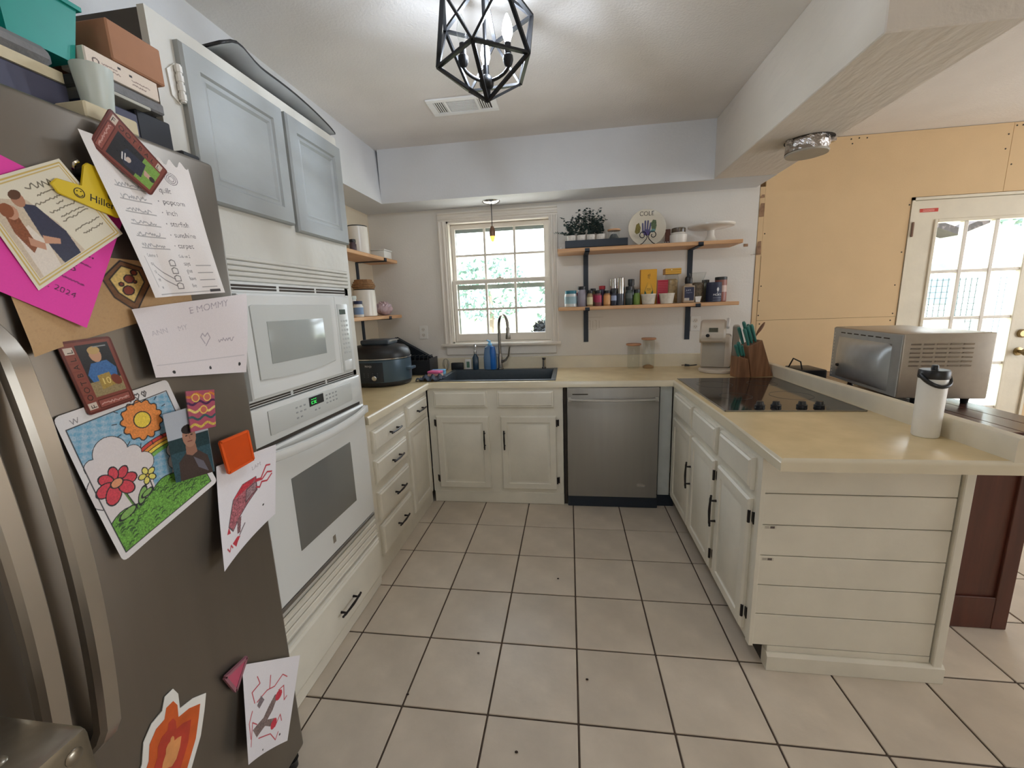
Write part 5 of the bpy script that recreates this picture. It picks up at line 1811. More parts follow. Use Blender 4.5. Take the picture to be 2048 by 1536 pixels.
# --- left wall shelves
zt, zl = 1.848, 1.402
t = jar('white_canister', 'tall white canister with dark rim on the upper left shelf', -1.545, .155, zt, .072, .205, M_CERAMIC, cm('dark_lid', (54, 56, 56)), .008, None, neck=False, capr=1.06, cat='canister', seg=26)
jar('spice_bottle', 'small dark-capped spice bottle in front of the tall white canister', -1.50, -.02, zt, .024, .085, cm('spice_dark2', (84, 66, 70)), D, .02)
t = thing('white_tub', 'small white lidded plastic tub on the upper left shelf', 'tub', (-1.50, .40, zt))
obj('tub_body', MB().box(-1.555, -1.445, .36, .50, zt + .0006, zt + .058, .006, 2), M_OFFW, t)
obj('tub_lid', MB().box(-1.56, -1.44, .355, .505, zt + .0585, zt + .068, .003), M_OFFW, t)
t = jar('white_canister', 'wide white canister under the woven basket on the lower left shelf', -1.545, .165, zl, .080, .200, M_CERAMIC, cm('dark_lid', (54, 56, 56)), .006, None, neck=False, capr=1.03, cat='canister', seg=26)
bk = thing('woven_basket', 'round woven basket sitting on the lower white canister', 'basket', (-1.545, .165, zl + .2))
M_WICK = mat('wicker', (150, 112, 76), .8, var=.25, scale=60)
m = MB()
for k in range(5):
    z = zl + .2085 + k * .014
    r = .078 - abs(k - 1.2) * .008
    ring = [(-1.545 + (r + .004 * (i % 2)) * math.cos(2 * math.pi * i / 28), .165 + (r + .004 * (i % 2)) * math.sin(2 * math.pi * i / 28), z) for i in range(28)]
    m.tube(ring, .0075, 6, closed=True)
m.lathe([(.07, 0), (.072, .05), (.05, .065), (0, .066)], (-1.545, .165, zl + .2035), 20)
obj('weave', m, M_WICK, bk)
jar('pill_bottle', 'white pill bottle with navy cap and blue label on the lower left shelf', -1.50, -.035, zl, .034, .112, M_OFFW, cm('navy_cap', (36, 48, 84)), .022, (.2, .75, cm('pill_label', (120, 150, 190))), cat='bottle')
jar('pill_bottle', 'white bottle standing behind the navy-capped pill bottle', -1.56, .00, zl, .034, .150, M_OFFW, cm('green_cap', (206, 214, 206)), .026, cat='bottle')
bg = thing('plastic_bag', 'crumpled clear bag with lilac contents on the lower left shelf', 'bag', (-1.52, .42, zl))
m = MB().sphere((-1.52, .43, zl + .052), (.062, .085, .052), 22, 14)
for v_ in m.bm.verts:
    k = 1 + .16 * math.sin(v_.co.x * 160) * math.sin(v_.co.y * 140 + v_.co.z * 120) + .06 * random.uniform(-1, 1)
    v_.co.z = zl + .001 + max(0, (v_.co.z - zl - .001)) * (k if v_.co.z > zl + .02 else 1)
    v_.co.x = -1.52 + (v_.co.x + 1.52) * k
obj('bag_body', m, mat('lilac_film', (196, 172, 178), .25, var=.2, scale=25), bg, smooth=0)
jar('white_jar', 'white jar with white lid behind the lilac bag', -1.615, .32, zl, .036, .125, M_OFFW, M_OFFW, .02, None, neck=False)

# ------------------------------------------------------------------ sink and faucet
M_SINK = mat('composite_sink', (74, 82, 88), .35, .1, var=.08, scale=40)
sk = thing('kitchen_sink', 'dark grey drop-in sink below the window', 'sink', (-.56, .28, HC))
m = MB()
x0, x1, y0, y1 = -1.0, -.113, .005, .560
loops = [(0, HC + .0006), (0.002, HC + .006), (.028, HC + .006), (.034, HC + .002), (.040, .735), (.07, .722)]
vs_, fs_ = [], []
for (i, z) in loops:
    yb_ = i if i < .03 else i + .0
    vs_ += [(x0 + i, y0 + i, z), (x1 - i, y0 + i, z), (x1 - i, y1 - i * (1 if i < .01 else 1.6), z), (x0 + i, y1 - i * (1 if i < .01 else 1.6), z)]
for k in range(len(loops) - 1):
    for j in range(4):
        a, c = k * 4 + j, k * 4 + (j + 1) % 4
        fs_.append((a, c, c + 4, a + 4))
k = (len(loops) - 1) * 4
fs_.append((k, k + 1, k + 2, k + 3))
m._faces(vs_, fs_, 0)
obj('basin', m, M_SINK, sk, smooth=0)
obj('drain', MB().lathe([(.045, 0), (.045, .004), (.03, .004), (.028, .001), (0, .001)], (-.55, .28, .7225), 20), M_CHROME, sk)
M_NICK = mat('brushed_nickel', (150, 146, 140), .26, 1.0, var=.04)
fa = thing('gooseneck_faucet', 'brushed nickel gooseneck faucet with pull-down head', 'faucet', (-.59, .525, HC))
bx, by = -.588, .527
m = MB().lathe([(.027, 0), (.027, .006), (.020, .014), (.019, .10), (.016, .115), (.0135, .13)], (bx, by, HC + .0065), 18)
d_ = Vector((.095, -.165, 0))
d_.normalize()
R_ = .098
pts = [(bx, by, HC + .12), (bx, by, 1.28)]
for k in range(1, 17):
    a = math.pi * k / 16
    c = Vector((bx, by, 1.28)) + d_ * R_
    p_ = c - d_ * R_ * math.cos(a) + Vector((0, 0, R_ * math.sin(a)))
    pts.append(tuple(p_))
m.tube(pts, .0125, 12)
obj('neck', m, M_NICK, fa)
e = Vector(pts[-1])
obj('spray_head', MB().lathe([(.0125, 0), (.016, -.01), (.0165, -.05), (.021, -.085), (.019, -.092), (0, -.092)], (e.x, e.y, e.z), 14), M_NICK, fa)
lv = MB().tube([(bx + .018, by - .01, HC + .07), (bx + .05, by - .02, HC + .085), (bx + .075, by - .03, HC + .12), (bx + .088, by - .035, HC + .20)], [.012, .010, .007, .006], 10)
obj('lever', lv, M_NICK, fa)
sd_ = thing('soap_pump', 'chrome soap pump on a slim dark bottle behind the sink', 'soap pump', (-.80, .530, HC))
obj('bottle', MB().lathe([(.024, 0), (.026, .006), (.026, .10), (.012, .125), (.010, .135)], (-.80, .533, HC + .0066), 16), cm('dark_teal_bottle', (44, 66, 84), .2), sd_)
m = MB().lathe([(.013, .135), (.013, .155), (.006, .160), (.005, .200), (.010, .205), (.010, .214), (0, .215)], (-.80, .533, HC + .0066), 12)
m.tube([(-.80, .533, HC + .212), (-.79, .505, HC + .212), (-.788, .495, HC + .200)], .0045, 8)
obj('pump', m, M_CHROME, sd_)
bl = thing('blue_soap_bottle', 'wide bottle of blue dish soap with white-blue spout behind the sink', 'bottle', (-.665, .532, HC))
M_BLUEG = mat('blue_clear_plastic', (104, 136, 172), .15, var=.05)
obj('bottle_body', MB().lathe([(.050, 0), (.056, .010), (.056, .10), (.048, .16), (.042, .185), (.020, .196), (.014, .205)], (-.672, .527, HC + .0066), 20, sy=.48), M_BLUEG, bl)
obj('liquid', MB().lathe([(.020, 0), (.024, .010), (.024, .150), (.020, .19)], (-.648, .512, HC + .0072), 14, sy=.8), M_BLUELIQ, bl)
m = MB().lathe([(.018, .200), (.018, .215), (.010, .222), (.009, .240), (0, .241)], (-.672, .527, HC + .0066), 12)
m.tube([(-.672, .527, HC + .24), (-.690, .510, HC + .252)], .006, 8)
obj('spout', m, M_BLUEP, bl)
o = obj('air_gap', MB().lathe([(.018, 0), (.018, .01), (.012, .015), (.012, .07), (.016, .075), (.017, .088), (0, .09)], (-.225, .536, HC + .0066), 14), M_NICK)
tag(o, 'short nickel side sprayer at the right rear of the sink', 'sprayer')
t = thing('timer', 'small white standing timer with green face behind the sink', 'timer', (-.875, .575, HC))
obj('case', MB().box(-.900, -.845, .560, .574, HC + .0008, HC + .090, .008, 2), M_OFFW, t)
obj('face', MB().box(-.886, -.860, .5585, .561, HC + .018, HC + .07, .002), cm('green_face', (92, 132, 110)), t)
o = obj('black_caddy', MB().box(-1.02, -.915, .545, .578, HC + .0008, HC + .062, .005, 2), M_BLACKP)
tag(o, 'low black caddy next to the white timer', 'caddy')


def sponge(name, label, c, sx, sy, sz, m1, m2, rot):
    t = thing(name, label, 'sponge', (c[0], c[1], c[2]))
    mx = Matrix.Translation(c) @ Matrix.Rotation(rot, 4, 'Z')
    obj('foam', MB().box(-sx, sx, -sy, sy, 0, sz * .6, .006, 2, mtx=mx), m1, t)
    obj('scrub_pad', MB().box(-sx, sx, -sy, sy, sz * .605, sz, .005, 2, mtx=mx), m2, t)


sponge('sponge', 'blue sponge at the left rear corner of the sink', (-1.062, .33, HC + .0008), .055, .032, .040, M_BLUEP, M_BLUEP, .1)
sponge('sponge', 'pink-topped sponge lying by the left edge of the sink', (-1.052, .215, HC + .0008), .052, .034, .048, cm('peach_foam', (226, 178, 160), .8), M_PINK, -.2)
o = obj('butter_knife', MB().tube([(-1.045, .10, HC + .006), (-.99, .165, HC + .012)], [.005, .003], 8, flat=.4), M_CHROME)
tag(o, 'thin silver knife handle lying on the sink corner', 'knife')
# towel
m = MB()
nx_, ny_ = 22, 12
V_ = [[(-1.235 + .175 * i / nx_, -.02 + .17 * j / ny_, HC + .004 + .022 * max(0, math.sin(i * .9 + j * .5)) * (.4 + .6 * math.sin(math.pi * i / nx_)) + .010 * max(0, math.sin(j * 1.3 + i * .3))) for j in range(ny_ + 1)] for i in range(nx_ + 1)]
for i in range(nx_):
    for j in range(ny_):
        m._faces([V_[i][j], V_[i + 1][j], V_[i + 1][j + 1], V_[i][j + 1]], [(0, 1, 2, 3)], 0)
bmesh.ops.remove_doubles(m.bm, verts=m.bm.verts, dist=1e-6)
o = obj('dish_towel', m, mat('charcoal_towel', (64, 70, 82), .95, var=.15, scale=60, bump=.4), smooth=70)
o.location.x = .105
o.location.y = .02
sm = o.modifiers.new('solid', 'SOLIDIFY'); sm.thickness = .006; sm.offset = 1
tag(o, 'dark grey crumpled dish towel on the corner of the counter', 'towel')

# ------------------------------------------------------------------ multi cooker
M_COOK = mat('slate_blue_cooker', (70, 90, 104), .32, .25, var=.04)
ck = thing('multi_cooker', 'slate-blue oval multi cooker with black lid, control panel and dial', 'cooker', (-1.37, -.02, HC))
kx, ky, sx_, sy_ = -1.375, -.03, .215, .185
obj('base', MB().lathe([(.90, 0), (.96, .006), (1.0, .02), (1.0, .034)], (kx, ky, HC + .0008), 40, sx=sx_, sy=sy_), M_BLACKP, ck)
obj('shell', MB().lathe([(1.0, .034), (1.02, .05), (1.03, .15), (1.02, .185), (.98, .191)], (kx, ky, HC + .0008), 40, sx=sx_, sy=sy_), M_COOK, ck)
obj('steel_rim', MB().lathe([(1.03, .189), (1.05, .192), (1.05, .198), (1.0, .200)], (kx, ky, HC + .0008), 40, sx=sx_, sy=sy_), M_CHROME, ck)
ld = obj('lid', MB().lathe([(1.02, .200), (1.02, .225), (.97, .255), (.85, .275), (.55, .288), (0, .290)], (kx, ky, HC + .0008), 40, sx=sx_, sy=sy_), M_BLACKP, ck)
m = MB().box(kx - .10, kx + .11, ky - .085, ky + .085, HC + .287, HC + .322, .012, 2)
obj('lid_handle', m, mat('lid_grey', (64, 74, 84), .35), ld)
obj('lid_trim', MB().tube([(kx + .112, ky - .07, HC + .315), (kx + .125, ky + .06, HC + .315)], .004, 6), M_CHROME, ld)
hs_ = MB().box(kx + .205, kx + .248, ky - .05, ky + .05, HC + .105, HC + .125, .006, 2)
obj('side_handle', hs_, M_COOK, ck)
cv = Canvas(.15, .135, 120, (34, 42, 52), .03)
cv.text('Ninja', .040, .106, .020, (206, 208, 210))
for k in range(3):
    for j in range(4):
        cv.ell(.03 + j * .028, .062 - k * .012, .003, .002, (90, 100, 112))
A0 = -1.50


def cook_fn(u, v):
    a = A0 + (u - .075) / .2
    return kx + sx_ * 1.045 * np.cos(a), ky + sy_ * 1.045 * np.sin(a), HC + .040 + v


printed('control_panel', cv, cook_fn, PRINT_GLOSS, ck)
ax = Vector((math.cos(A0 + .1), math.sin(A0 + .1) * sy_ / sx_, 0)).normalized()
dc = Vector((kx + sx_ * 1.045 * math.cos(A0 + .1), ky + sy_ * 1.045 * math.sin(A0 + .1), HC + .07))
obj('dial', MB().lathe([(.017, 0), (.016, .012), (.012, .015), (0, .015)], dc, 18, mtx=ax.to_track_quat('Z', 'Y').to_matrix()), M_CHROME, ck)

# black rack, leaning trays
t = thing('dish_rack', 'black dish rack behind the multi cooker', 'dish rack', (-1.25, .40, HC))
m = MB().box(-1.36, -1.12, .30, .50, HC + .0008, HC + .02, .004).box(-1.36, -1.35, .30, .50, HC + .02, HC + .13).box(-1.13, -1.12, .30, .50, HC + .02, HC + .13)
m.box(-1.35, -1.13, .30, .31, HC + .02, HC + .12).box(-1.35, -1.13, .49, .50, HC + .02, HC + .12)
obj('rack_body', m, M_BLACKP, t)
for k in range(6):
    x = -1.33 + k * .036
    obj('rack_wire', MB().tube([(x, .31, HC + .02), (x, .35, HC + .15), (x, .45, HC + .15), (x, .49, HC + .02)], .003, 5), M_BLACK, t)
for (dy, lab, c) in ((.0, 'dark baking tray leaning over the dish rack, the front one', (38, 44, 52)), (.035, 'dark baking tray leaning over the dish rack, the rear one', (58, 64, 72))):
    mx = Matrix.Translation((-1.365, .520 + dy, HC + .165)) @ Matrix.Rotation(math.radians(30), 4, 'Y') @ Matrix.Rotation(math.radians(0), 4, 'X')
    m = MB().box(-.17, .19, -.008, .008, -.055, .055, .004, 1, mtx=mx)
    o = obj('baking_tray', m, mat('tray_dark%d' % int(dy * 100), c, .35, .4))
    tag(o, lab, 'tray')
wr_ = thing('wire_whisk', 'thin wire whisk standing beside the dish rack', 'whisk', (-1.07, .50, HC))
m = MB()
for k in range(5):
    a = math.pi * k / 5
    m.tube([(-1.055 + .030 * math.cos(a) * math.sin(t_), .515 + .02 * math.sin(a) * math.sin(t_), HC + .055 + .050 * math.cos(t_)) for t_ in np.linspace(0, 2 * math.pi, 17)[:-1]], .0011, 4, closed=True)
obj('wires', m, M_CHROME, wr_)
obj('grip', MB().tube([(-1.055, .515, HC + .008), (-1.06, .54, HC + .008)], .005, 6), M_CHROME, wr_)

# ------------------------------------------------------------------ jars, coffee maker, knife block
for (x, y, r, h, lab) in ((.490, .530, .047, .195, 'shorter clear glass canister with wooden lid'), (.603, .520, .045, .238, 'taller clear glass canister with wooden lid')):
    t = thing('glass_canister', lab, 'canister', (x, y, HC))
    obj('glass', MB().lathe([(r * .94, 0), (r, .005), (r, h - .022), (r * .97, h - .018)], (x, y, HC + .0008), 22), M_CLEAR, t)
    obj('wooden_lid', MB().lathe([(r * .9, 0), (r * 1.22, .004), (r * 1.25, .012), (r * 1.2, .016), (0, .017)], (x, y, HC + h - .017), 24), cm('lid_wood', (196, 146, 112), .6), t)
    if h > .2:
        obj('contents', MB().lathe([(r * .9, 0), (r * .9, .012), (r * .4, .022), (0, .022)], (x, y, HC + .0016), 16), cm('crumbs', (176, 142, 100), .8), t)
M_KEU = mat('beige_plastic', (206, 194, 178), .35, var=.03)
M_KEU2 = mat('grey_beige_plastic', (176, 168, 154), .35, var=.03)
kc = thing('coffee_maker', 'beige single-serve coffee maker by the knife block', 'coffee maker', (1.04, .33, HC))
KM = Matrix.Translation((1.045, .345, HC + .0008)) @ Matrix.Rotation(math.radians(-20), 4, 'Z')
obj('base', MB().lathe([(.118, 0), (.122, .004), (.122, .018), (.112, .026), (0, .026)], (0, 0, 0), 30, mtx=KM.to_3x3(), sy=1.05), M_KEU, kc).location = Vector((1.045, .300, HC + .0008)) - wloc(kc)
obj('body', MB().box(-.098, .100, -.060, .115, .026, .262, .018, 3, mtx=KM), M_KEU, kc)
obj('front_panel', MB().box(-.088, .060, -.066, -.055, .034, .236, .006, 2, mtx=KM), M_KEU2, kc)
hd = [(-.135, .235), (-.118, .215), (-.075, .210), (.08, .210), (.105, .225), (.110, .340), (.060, .368), (-.02, .372), (-.085, .352), (-.125, .300), (-.138, .262)]
hh_ = obj('brew_head', MB().prism(hd, lambda a, b_, d: KM @ Vector((d, a, b_)), -.105, .062, .014), M_KEU, kc)
sn = Vector((0, -.038, .050)).normalized()


def face_pt(u, v, off=.002):     # on the sloping front of the head
    a = Vector((u, -.1395, .2835)) + Vector((0, .040, .052)).normalized() * v + Vector((0, -.79, .61)) * off
    return KM @ a


cv = Canvas(.06, .035, 50, (62, 64, 58))
obj('display', MB()._faces([face_pt(-.045, .010), face_pt(.012, .010), face_pt(.012, .042), face_pt(-.045, .042)], [(0, 1, 2, 3)], 0) and MB().prism([(-.045, .010), (.012, .010), (.012, .042), (-.045, .042)], lambda a, b_, d: face_pt(a, b_, d), .0005, .003), cm('olive_display', (84, 84, 70), .3), hh_)
obj('brew_button', MB().prism([(-.050 + .013 * math.cos(t_), -.022 + .013 * math.sin(t_)) for t_ in np.linspace(0, 2 * math.pi, 17)[:-1]], lambda a, b_, d: face_pt(a, b_, d), .0005, .004), M_BLACKP, hh_)
obj('lift_handle', MB().tube([KM @ Vector((.072, -.115, .318)), KM @ Vector((.075, -.04, .368)), KM @ Vector((.070, .04, .372))], [.010, .012, .010], 8), cm('silver_plastic', (206, 206, 206), .3), hh_)
obj('water_tank', MB().box(.104, .150, -.040, .110, .020, .330, .014, 2, mtx=KM), cm('smoky_tank', (150, 140, 126), .15), kc)
pg = thing('power_plug', 'black power plug and cord behind the coffee maker', 'plug', (.90, .55, HC))
obj('cord', MB().tube([(.965, .50, HC + .02), (.94, .52, HC + .014), (.915, .53, HC + .012)], .0045, 6), M_BLACKP, pg)
obj('plug_body', MB().tube([(.918, .53, HC + .012), (.885, .538, HC + .014)], [.007, .0095], 8), M_BLACKP, pg)
obj('prongs', MB().box(.862, .886, .532, .534, HC + .011, HC + .016).box(.862, .886, .542, .544, HC + .011, HC + .016), M_COPPER, pg)

kbk = thing('knife_block', 'brown wooden knife block with slanted slots on the counter', 'knife block', (1.21, .06, HC))
KB = Matrix.Translation((1.178, .085, HC + .0008)) @ Matrix.Rotation(math.radians(10), 4, 'Z')
poly = [(-.020, 0), (.135, 0), (.045, .245), (-.045, .205)]
obj('tall_block', MB().prism(poly, lambda a, b_, d: KB @ Vector((a, d, b_)), -.052, .060, .004), M_BLOCK, kbk)
obj('short_block', MB().prism([(-.108, 0), (-.024, 0), (-.046, .125), (-.108, .140)], lambda a, b_, d: KB @ Vector((a, d, b_)), -.062, .040, .004), M_BLOCK, kbk)
M_TEALH = mat('teal_handle', (58, 122, 112), .35, var=.06)
kdir = (KB.to_3x3() @ Vector((-.36, -.10, .93))).normalized()
klab = ['teal-handled knife, ' + s for s in ('back row nearest the tall block edge', 'back row second', 'back row third', 'tallest in the back row', 'middle row left', 'middle row right', 'short front left', 'short front middle', 'short front right')]
for k, (a, d, z, L_) in enumerate(((-.035, -.038, .20, .115), (-.012, -.034, .213, .118), (.014, -.032, .222, .118), (-.005, .010, .215, .145), (-.042, .012, .203, .120), (.022, .020, .228, .110), (-.098, -.040, .130, .080), (-.078, -.042, .134, .095), (-.060, -.036, .130, .075))):
    b0 = KB @ Vector((a, d, z)) + kdir * .016
    t = thing('kitchen_knife', klab[k], 'knife', b0, 'teal-handled knives in the block')
    pth = [b0 + kdir * (L_ * q_) for q_ in (.0, .1, .35, .7, .92, 1.0)]
    obj('handle', MB().tube(pth, [.011, .0125, .0135, .015, .016, .011], 10, flat=.72), M_TEALH, t)
    obj('bolster', MB().tube([b0 - kdir * .012, b0 + kdir * .002], .0075, 8, flat=.5), M_CHROME, t)
sp_ = thing('wooden_spoon', 'dark wooden spoon leaning out of the knife block', 'spoon', (1.26, .10, HC + .24))
s0 = KB @ Vector((.030, .035, .233))
sdir = Vector((.48, -.05, .87)).normalized()
obj('shaft', MB().tube([s0, s0 + sdir * .07], .006, 8), M_BLOCK, sp_)
rot = sdir.to_track_quat('Z', 'Y').to_matrix()
obj('bowl', MB().sphere(s0 + sdir * .095, (.019, .009, .045), 14, 10, mtx=rot.to_4x4()), M_BLOCK, sp_)

# ------------------------------------------------------------------ cooktop
ckt = thing('glass_cooktop', 'black glass electric cooktop set into the peninsula counter', 'cooktop', (1.0, -.42, HC))
M_CKT = mat('black_glass', (34, 32, 32), .08, var=.02, spec=.6)
obj('glass_top', MB().box(.703, 1.298, -.855, .005, HC + .0006, HC + .005, .002), M_CKT, ckt)
m = MB().box(.700, 1.301, -.859, -.855, HC + .0006, HC + .0062).box(.700, .7035, -.859, .008, HC + .0006, HC + .0062).box(1.2975, 1.301, -.859, .008, HC + .0006, HC + .0062)
obj('metal_rim', m, M_STEEL, ckt)
for k, x in enumerate((.880, .952, 1.065, 1.140)):
    kb_ = MB().lathe([(.022, 0), (.022, .010), (.017, .013), (.014, .028), (0, .029)], (x, -.79, HC + .0052), 18)
    kb_.box(x - .024, x + .024, -.796, -.784, HC + .0095, HC + .0175, .003)
    obj('knob', kb_, M_BLACKP, ckt)
for (x, y, r) in ((.86, -.22, .10), (1.14, -.20, .08), (.86, -.55, .08), (1.14, -.54, .10)):
    ring = [(x + r * math.cos(2 * math.pi * k / 40), y + r * math.sin(2 * math.pi * k / 40), HC + .0051) for k in range(40)]
    obj('burner_ring', MB().tube(ring, .0008, 4, closed=True), mat('burner_grey', (70, 68, 68), .4) if x < 1 and y > -.3 else bpy.data.materials['burner_grey'], ckt)

# ------------------------------------------------------------------ tumbler
th_ = thing('white_tumbler', 'white insulated tumbler with black lid and carry loop on the peninsula', 'tumbler', (1.288, -1.205, HC))
tx, ty = 1.270, -1.205
obj('bottle_body', MB().lathe([(.036, 0), (.0385, .004), (.0395, .12), (.0405, .20), (.0405, .214)], (tx, ty, HC + .0008), 28), M_OFFW, th_)
ld_ = MB().lathe([(.0415, .214), (.043, .218), (.043, .240), (.040, .245), (0, .246)], (tx, ty, HC + .0008), 28)
ld_.lathe([(.010, .245), (.010, .258), (.008, .262), (0, .262)], (tx, ty, HC), 12)
obj('lid', ld_, M_BLACKP, th_)
lp = []
for k in range(15):
    a = math.pi * k / 14
    lp.append((tx + .044 * math.cos(a), ty - .044 * math.sin(a), HC + .228 - .038 * math.sin(a)))
obj('carry_loop', MB().tube(lp, .0055, 8, flat=1.4), M_BLACKP, th_)

# ------------------------------------------------------------------ brown cabinet and toaster oven behind the peninsula
bc = thing('brown_cabinet', 'dark reddish-brown wooden cabinet behind the peninsula, under the toaster oven', 'cabinet', (1.62, -.35, 0))
obj('body', MB().box(1.42, 1.815, -1.03, .42, .001, .858, .002), M_BROWN, bc)
obj('end_stile', MB().box(1.765, 1.822, -1.042, -1.03, .001, .858, .002), M_BROWN, bc)
obj('end_stile', MB().box(1.42, 1.47, -1.042, -1.03, .001, .858, .002), M_BROWN, bc)
obj('bottom_rail', MB().box(1.47, 1.765, -1.040, -1.03, .001, .15, .002), M_BROWN, bc)
for k in range(5):
    x = 1.40 + k * .112
    obj('top_plank', MB().box(x, x + .110, -1.055, .44, .860, .886, .002), M_BROWNTOP, bc)
TO = Matrix.Translation((1.605, -.585, .886)) @ Matrix.Rotation(math.radians(-5), 4, 'Z')
to = thing('toaster_oven', 'stainless toaster oven with bulged rear panel and louvred side, turned away', 'toaster oven', (1.75, -.27, .886))
W2, D2, H2 = .370, .645, .352
M_TO = mat('toaster_steel', (170, 160, 146), .38, .5, var=.04, scale=30)
M_TOB = mat('toaster_galvanised', (182, 188, 192), .28, .5, var=.06, scale=20)
obj('shell', MB().box(0, W2, 0, D2, .030, H2, .008, 2, mtx=TO), M_TO, to)
bk_ = obj('rear_panel', MB().box(-.004, .001, .006, D2 - .006, .034, H2 - .006, .001, mtx=TO), M_TOB, to)
m = MB()
nn = 18
Vb = [[TO @ Vector((-.004 - .052 * (math.sin(math.pi * i / nn) ** .55) * (math.sin(math.pi * j / nn) ** .55), .075 + .50 * i / nn, .050 + .245 * j / nn)) for j in range(nn + 1)] for i in range(nn + 1)]
for i in range(nn):
    for j in range(nn):
        m._faces([Vb[i][j], Vb[i + 1][j], Vb[i + 1][j + 1], Vb[i][j + 1]], [(0, 1, 2, 3)], 0)
bmesh.ops.remove_doubles(m.bm, verts=m.bm.verts, dist=1e-6)
obj('bulge', m, M_TOB, bk_, smooth=60)
for k in range(7):
    y = .10 + k * .068
    obj('vent_slot', MB().box(-.0052, -.0035, y, y + .046, .318, .324, mtx=TO), M_RAIL, bk_)
for k in range(14):
    obj('vent_hole', MB().box(-.0052, -.0035, D2 - .026, D2 - .018, .05 + k * .02, .058 + k * .02, mtx=TO), M_OFFW, bk_)
obj('stud', MB().lathe([(.010, 0), (.008, .01), (0, .011)], TO @ Vector((-.050, .46, .135)), 10, mtx=Matrix.Rotation(-math.pi / 2, 3, 'Y')), M_BLACKP, bk_)
for c_ in range(5):
    for r_ in range(6):
        x, z = .030 + c_ * .053, .190 + r_ * .021
        obj('louver', MB().prism([(x, 0), (x + .042, 0), (x + .040, .0085), (x + .002, .0085)], lambda a, b_, d: TO @ Vector((a, -.0002 - d * (1 if b_ > .004 else .1), z + b_)), .0, .007), M_TO, to)
for (x, y) in ((.10, .04), (W2 - .06, .04), (.10, D2 - .04), (W2 - .06, D2 - .04)):
    obj('foot', MB().lathe([(.013, 0), (.016, .02), (.020, .030)], TO @ Vector((x, y, .0006)), 12), M_BLACKP, to)
hb_ = thing('wire_handle_basket', 'black wire-handled pan peeking up behind the backsplash', 'pan', (1.56, .16, .886))
obj('pan_body', MB().box(1.50, 1.66, .08, .30, .887, .955, .01, 2), M_BLACKP, hb_)
obj('wire_handle', MB().tube([(1.515, .10, .955), (1.512, .12, 1.005), (1.505, .20, 1.018), (1.50, .24, .955)], .0045, 6), M_BLACK, hb_)

# ------------------------------------------------------------------ things on top of the refrigerator
FT = 1.7965
XB = -.985


def slab_(name, label, cat, x0, x1, y0, y1, z0, z1, m, bev=.003):
    o = obj(name, MB().box(x0, x1, y0, y1, z0, z1, bev), m)
    return tag(o, label, cat)


bk1 = thing('slate_binder', 'thick slate-blue binder lying flat on the near half of the refrigerator top', 'binder', (-1.15, -2.3, FT))
obj('cover', MB().box(-1.35, XB, -2.56, -2.065, FT, 1.895, .003), M_SLATE, bk1)
obj('page_block', MB().box(-1.34, XB + .002, -2.55, -2.071, 1.8955, 1.915), M_CREAMP, bk1)
o = slab_('folded_cloth', 'grey folded cloth under the teal bins', 'cloth', -1.34, XB + .004, -2.56, -2.078, 1.9155, 1.951, M_GREYF, .012)


def bin_(label, y0, y1, z):
    t = thing('teal_bin', label, 'bin', (-1.1, (y0 + y1) / 2, z))
    m = MB()
    bt, tp, h = .012, 0.0, .098
    vs_, fs_ = [], []
    for (i, zz) in ((bt, z), (tp, z + h), (-.006, z + h), (-.006, z + h + .008), (tp + .004, z + h + .008), (bt + .004, z + .004)):
        vs_ += [(-1.27 + i, y0 + i, zz), (XB - i, y0 + i, zz), (XB - i, y1 - i, zz), (-1.27 + i, y1 - i, zz)]
    fs_.append((3, 2, 1, 0))
    for k in range(5):
        for j in range(4):
            fs_.append((k * 4 + j, k * 4 + (j + 1) % 4, k * 4 + 4 + (j + 1) % 4, k * 4 + 4 + j))
    fs_.append((20, 21, 22, 23))
    m._faces(vs_, fs_, 0)
    obj('bin_body', m, M_TEAL, t, smooth=0)


bin_('teal plastic bin beside the cardboard box', -2.148, -2.020, 1.9515)
bin_('teal plastic bin at the left edge of the picture', -2.400, -2.165, 1.9515)
o = obj('red_bottle', MB().lathe([(.010, 0), (.014, .004), (.014, .05), (.010, .06), (.010, .085), (0, .088)], (-1.03, -2.038, 1.985), 14), M_RED)
tag(o, 'red bottle top sticking out of the teal bin', 'bottle')
o = obj('dark_tube', MB().tube([(-1.06, -2.07, 1.974), (-1.02, -2.055, 2.085)], .014, 10), cm('dark_brown_tube', (64, 48, 48)))
tag(o, 'dark tube standing in the teal bin beside the red bottle', 'tube')
o = obj('green_tube', MB().tube([(-1.10, -2.11, 1.974), (-1.05, -2.10, 2.09)], .014, 10), cm('olive_tube', (110, 126, 60)))
tag(o, 'olive tube standing in the teal bin', 'tube')
np_ = slab_('note_pad', 'cream note pad under the frosted cup', 'note pad', -.975, -.908, -2.105, -2.005, 1.8175, 1.8475, M_CREAMP)
cup = obj('frosted_cup', MB().lathe([(.021, 0), (.023, .003), (.032, .082), (.030, .082), (.021, .006), (0, .006)], (-.944, -2.048, 1.848), 24), mat('frosted_plastic', (196, 204, 198), .35, var=.03))
tag(cup, 'frosted white plastic cup on the refrigerator top', 'cup')
slab_('slate_book', 'slate-blue book lying under the foil box', 'book', -1.22, XB, -2.020, -1.930, FT, 1.899, M_SLATE)
slab_('dark_box', 'near-black box next to the tall cabinet', 'box', -1.25, XB - .006, -1.927, -1.842, FT, 1.914, mat('near_black', (30, 32, 40), .6))  # plain near-black block filling the dark spot beside the tall cabinet
slab_('paper_stack', 'loose white paper stack on the slate-blue book', 'paper', -1.23, XB + .012, -2.015, -1.905, 1.9147, 1.9215, cm('paper_edge', (188, 186, 176), .8), .001)
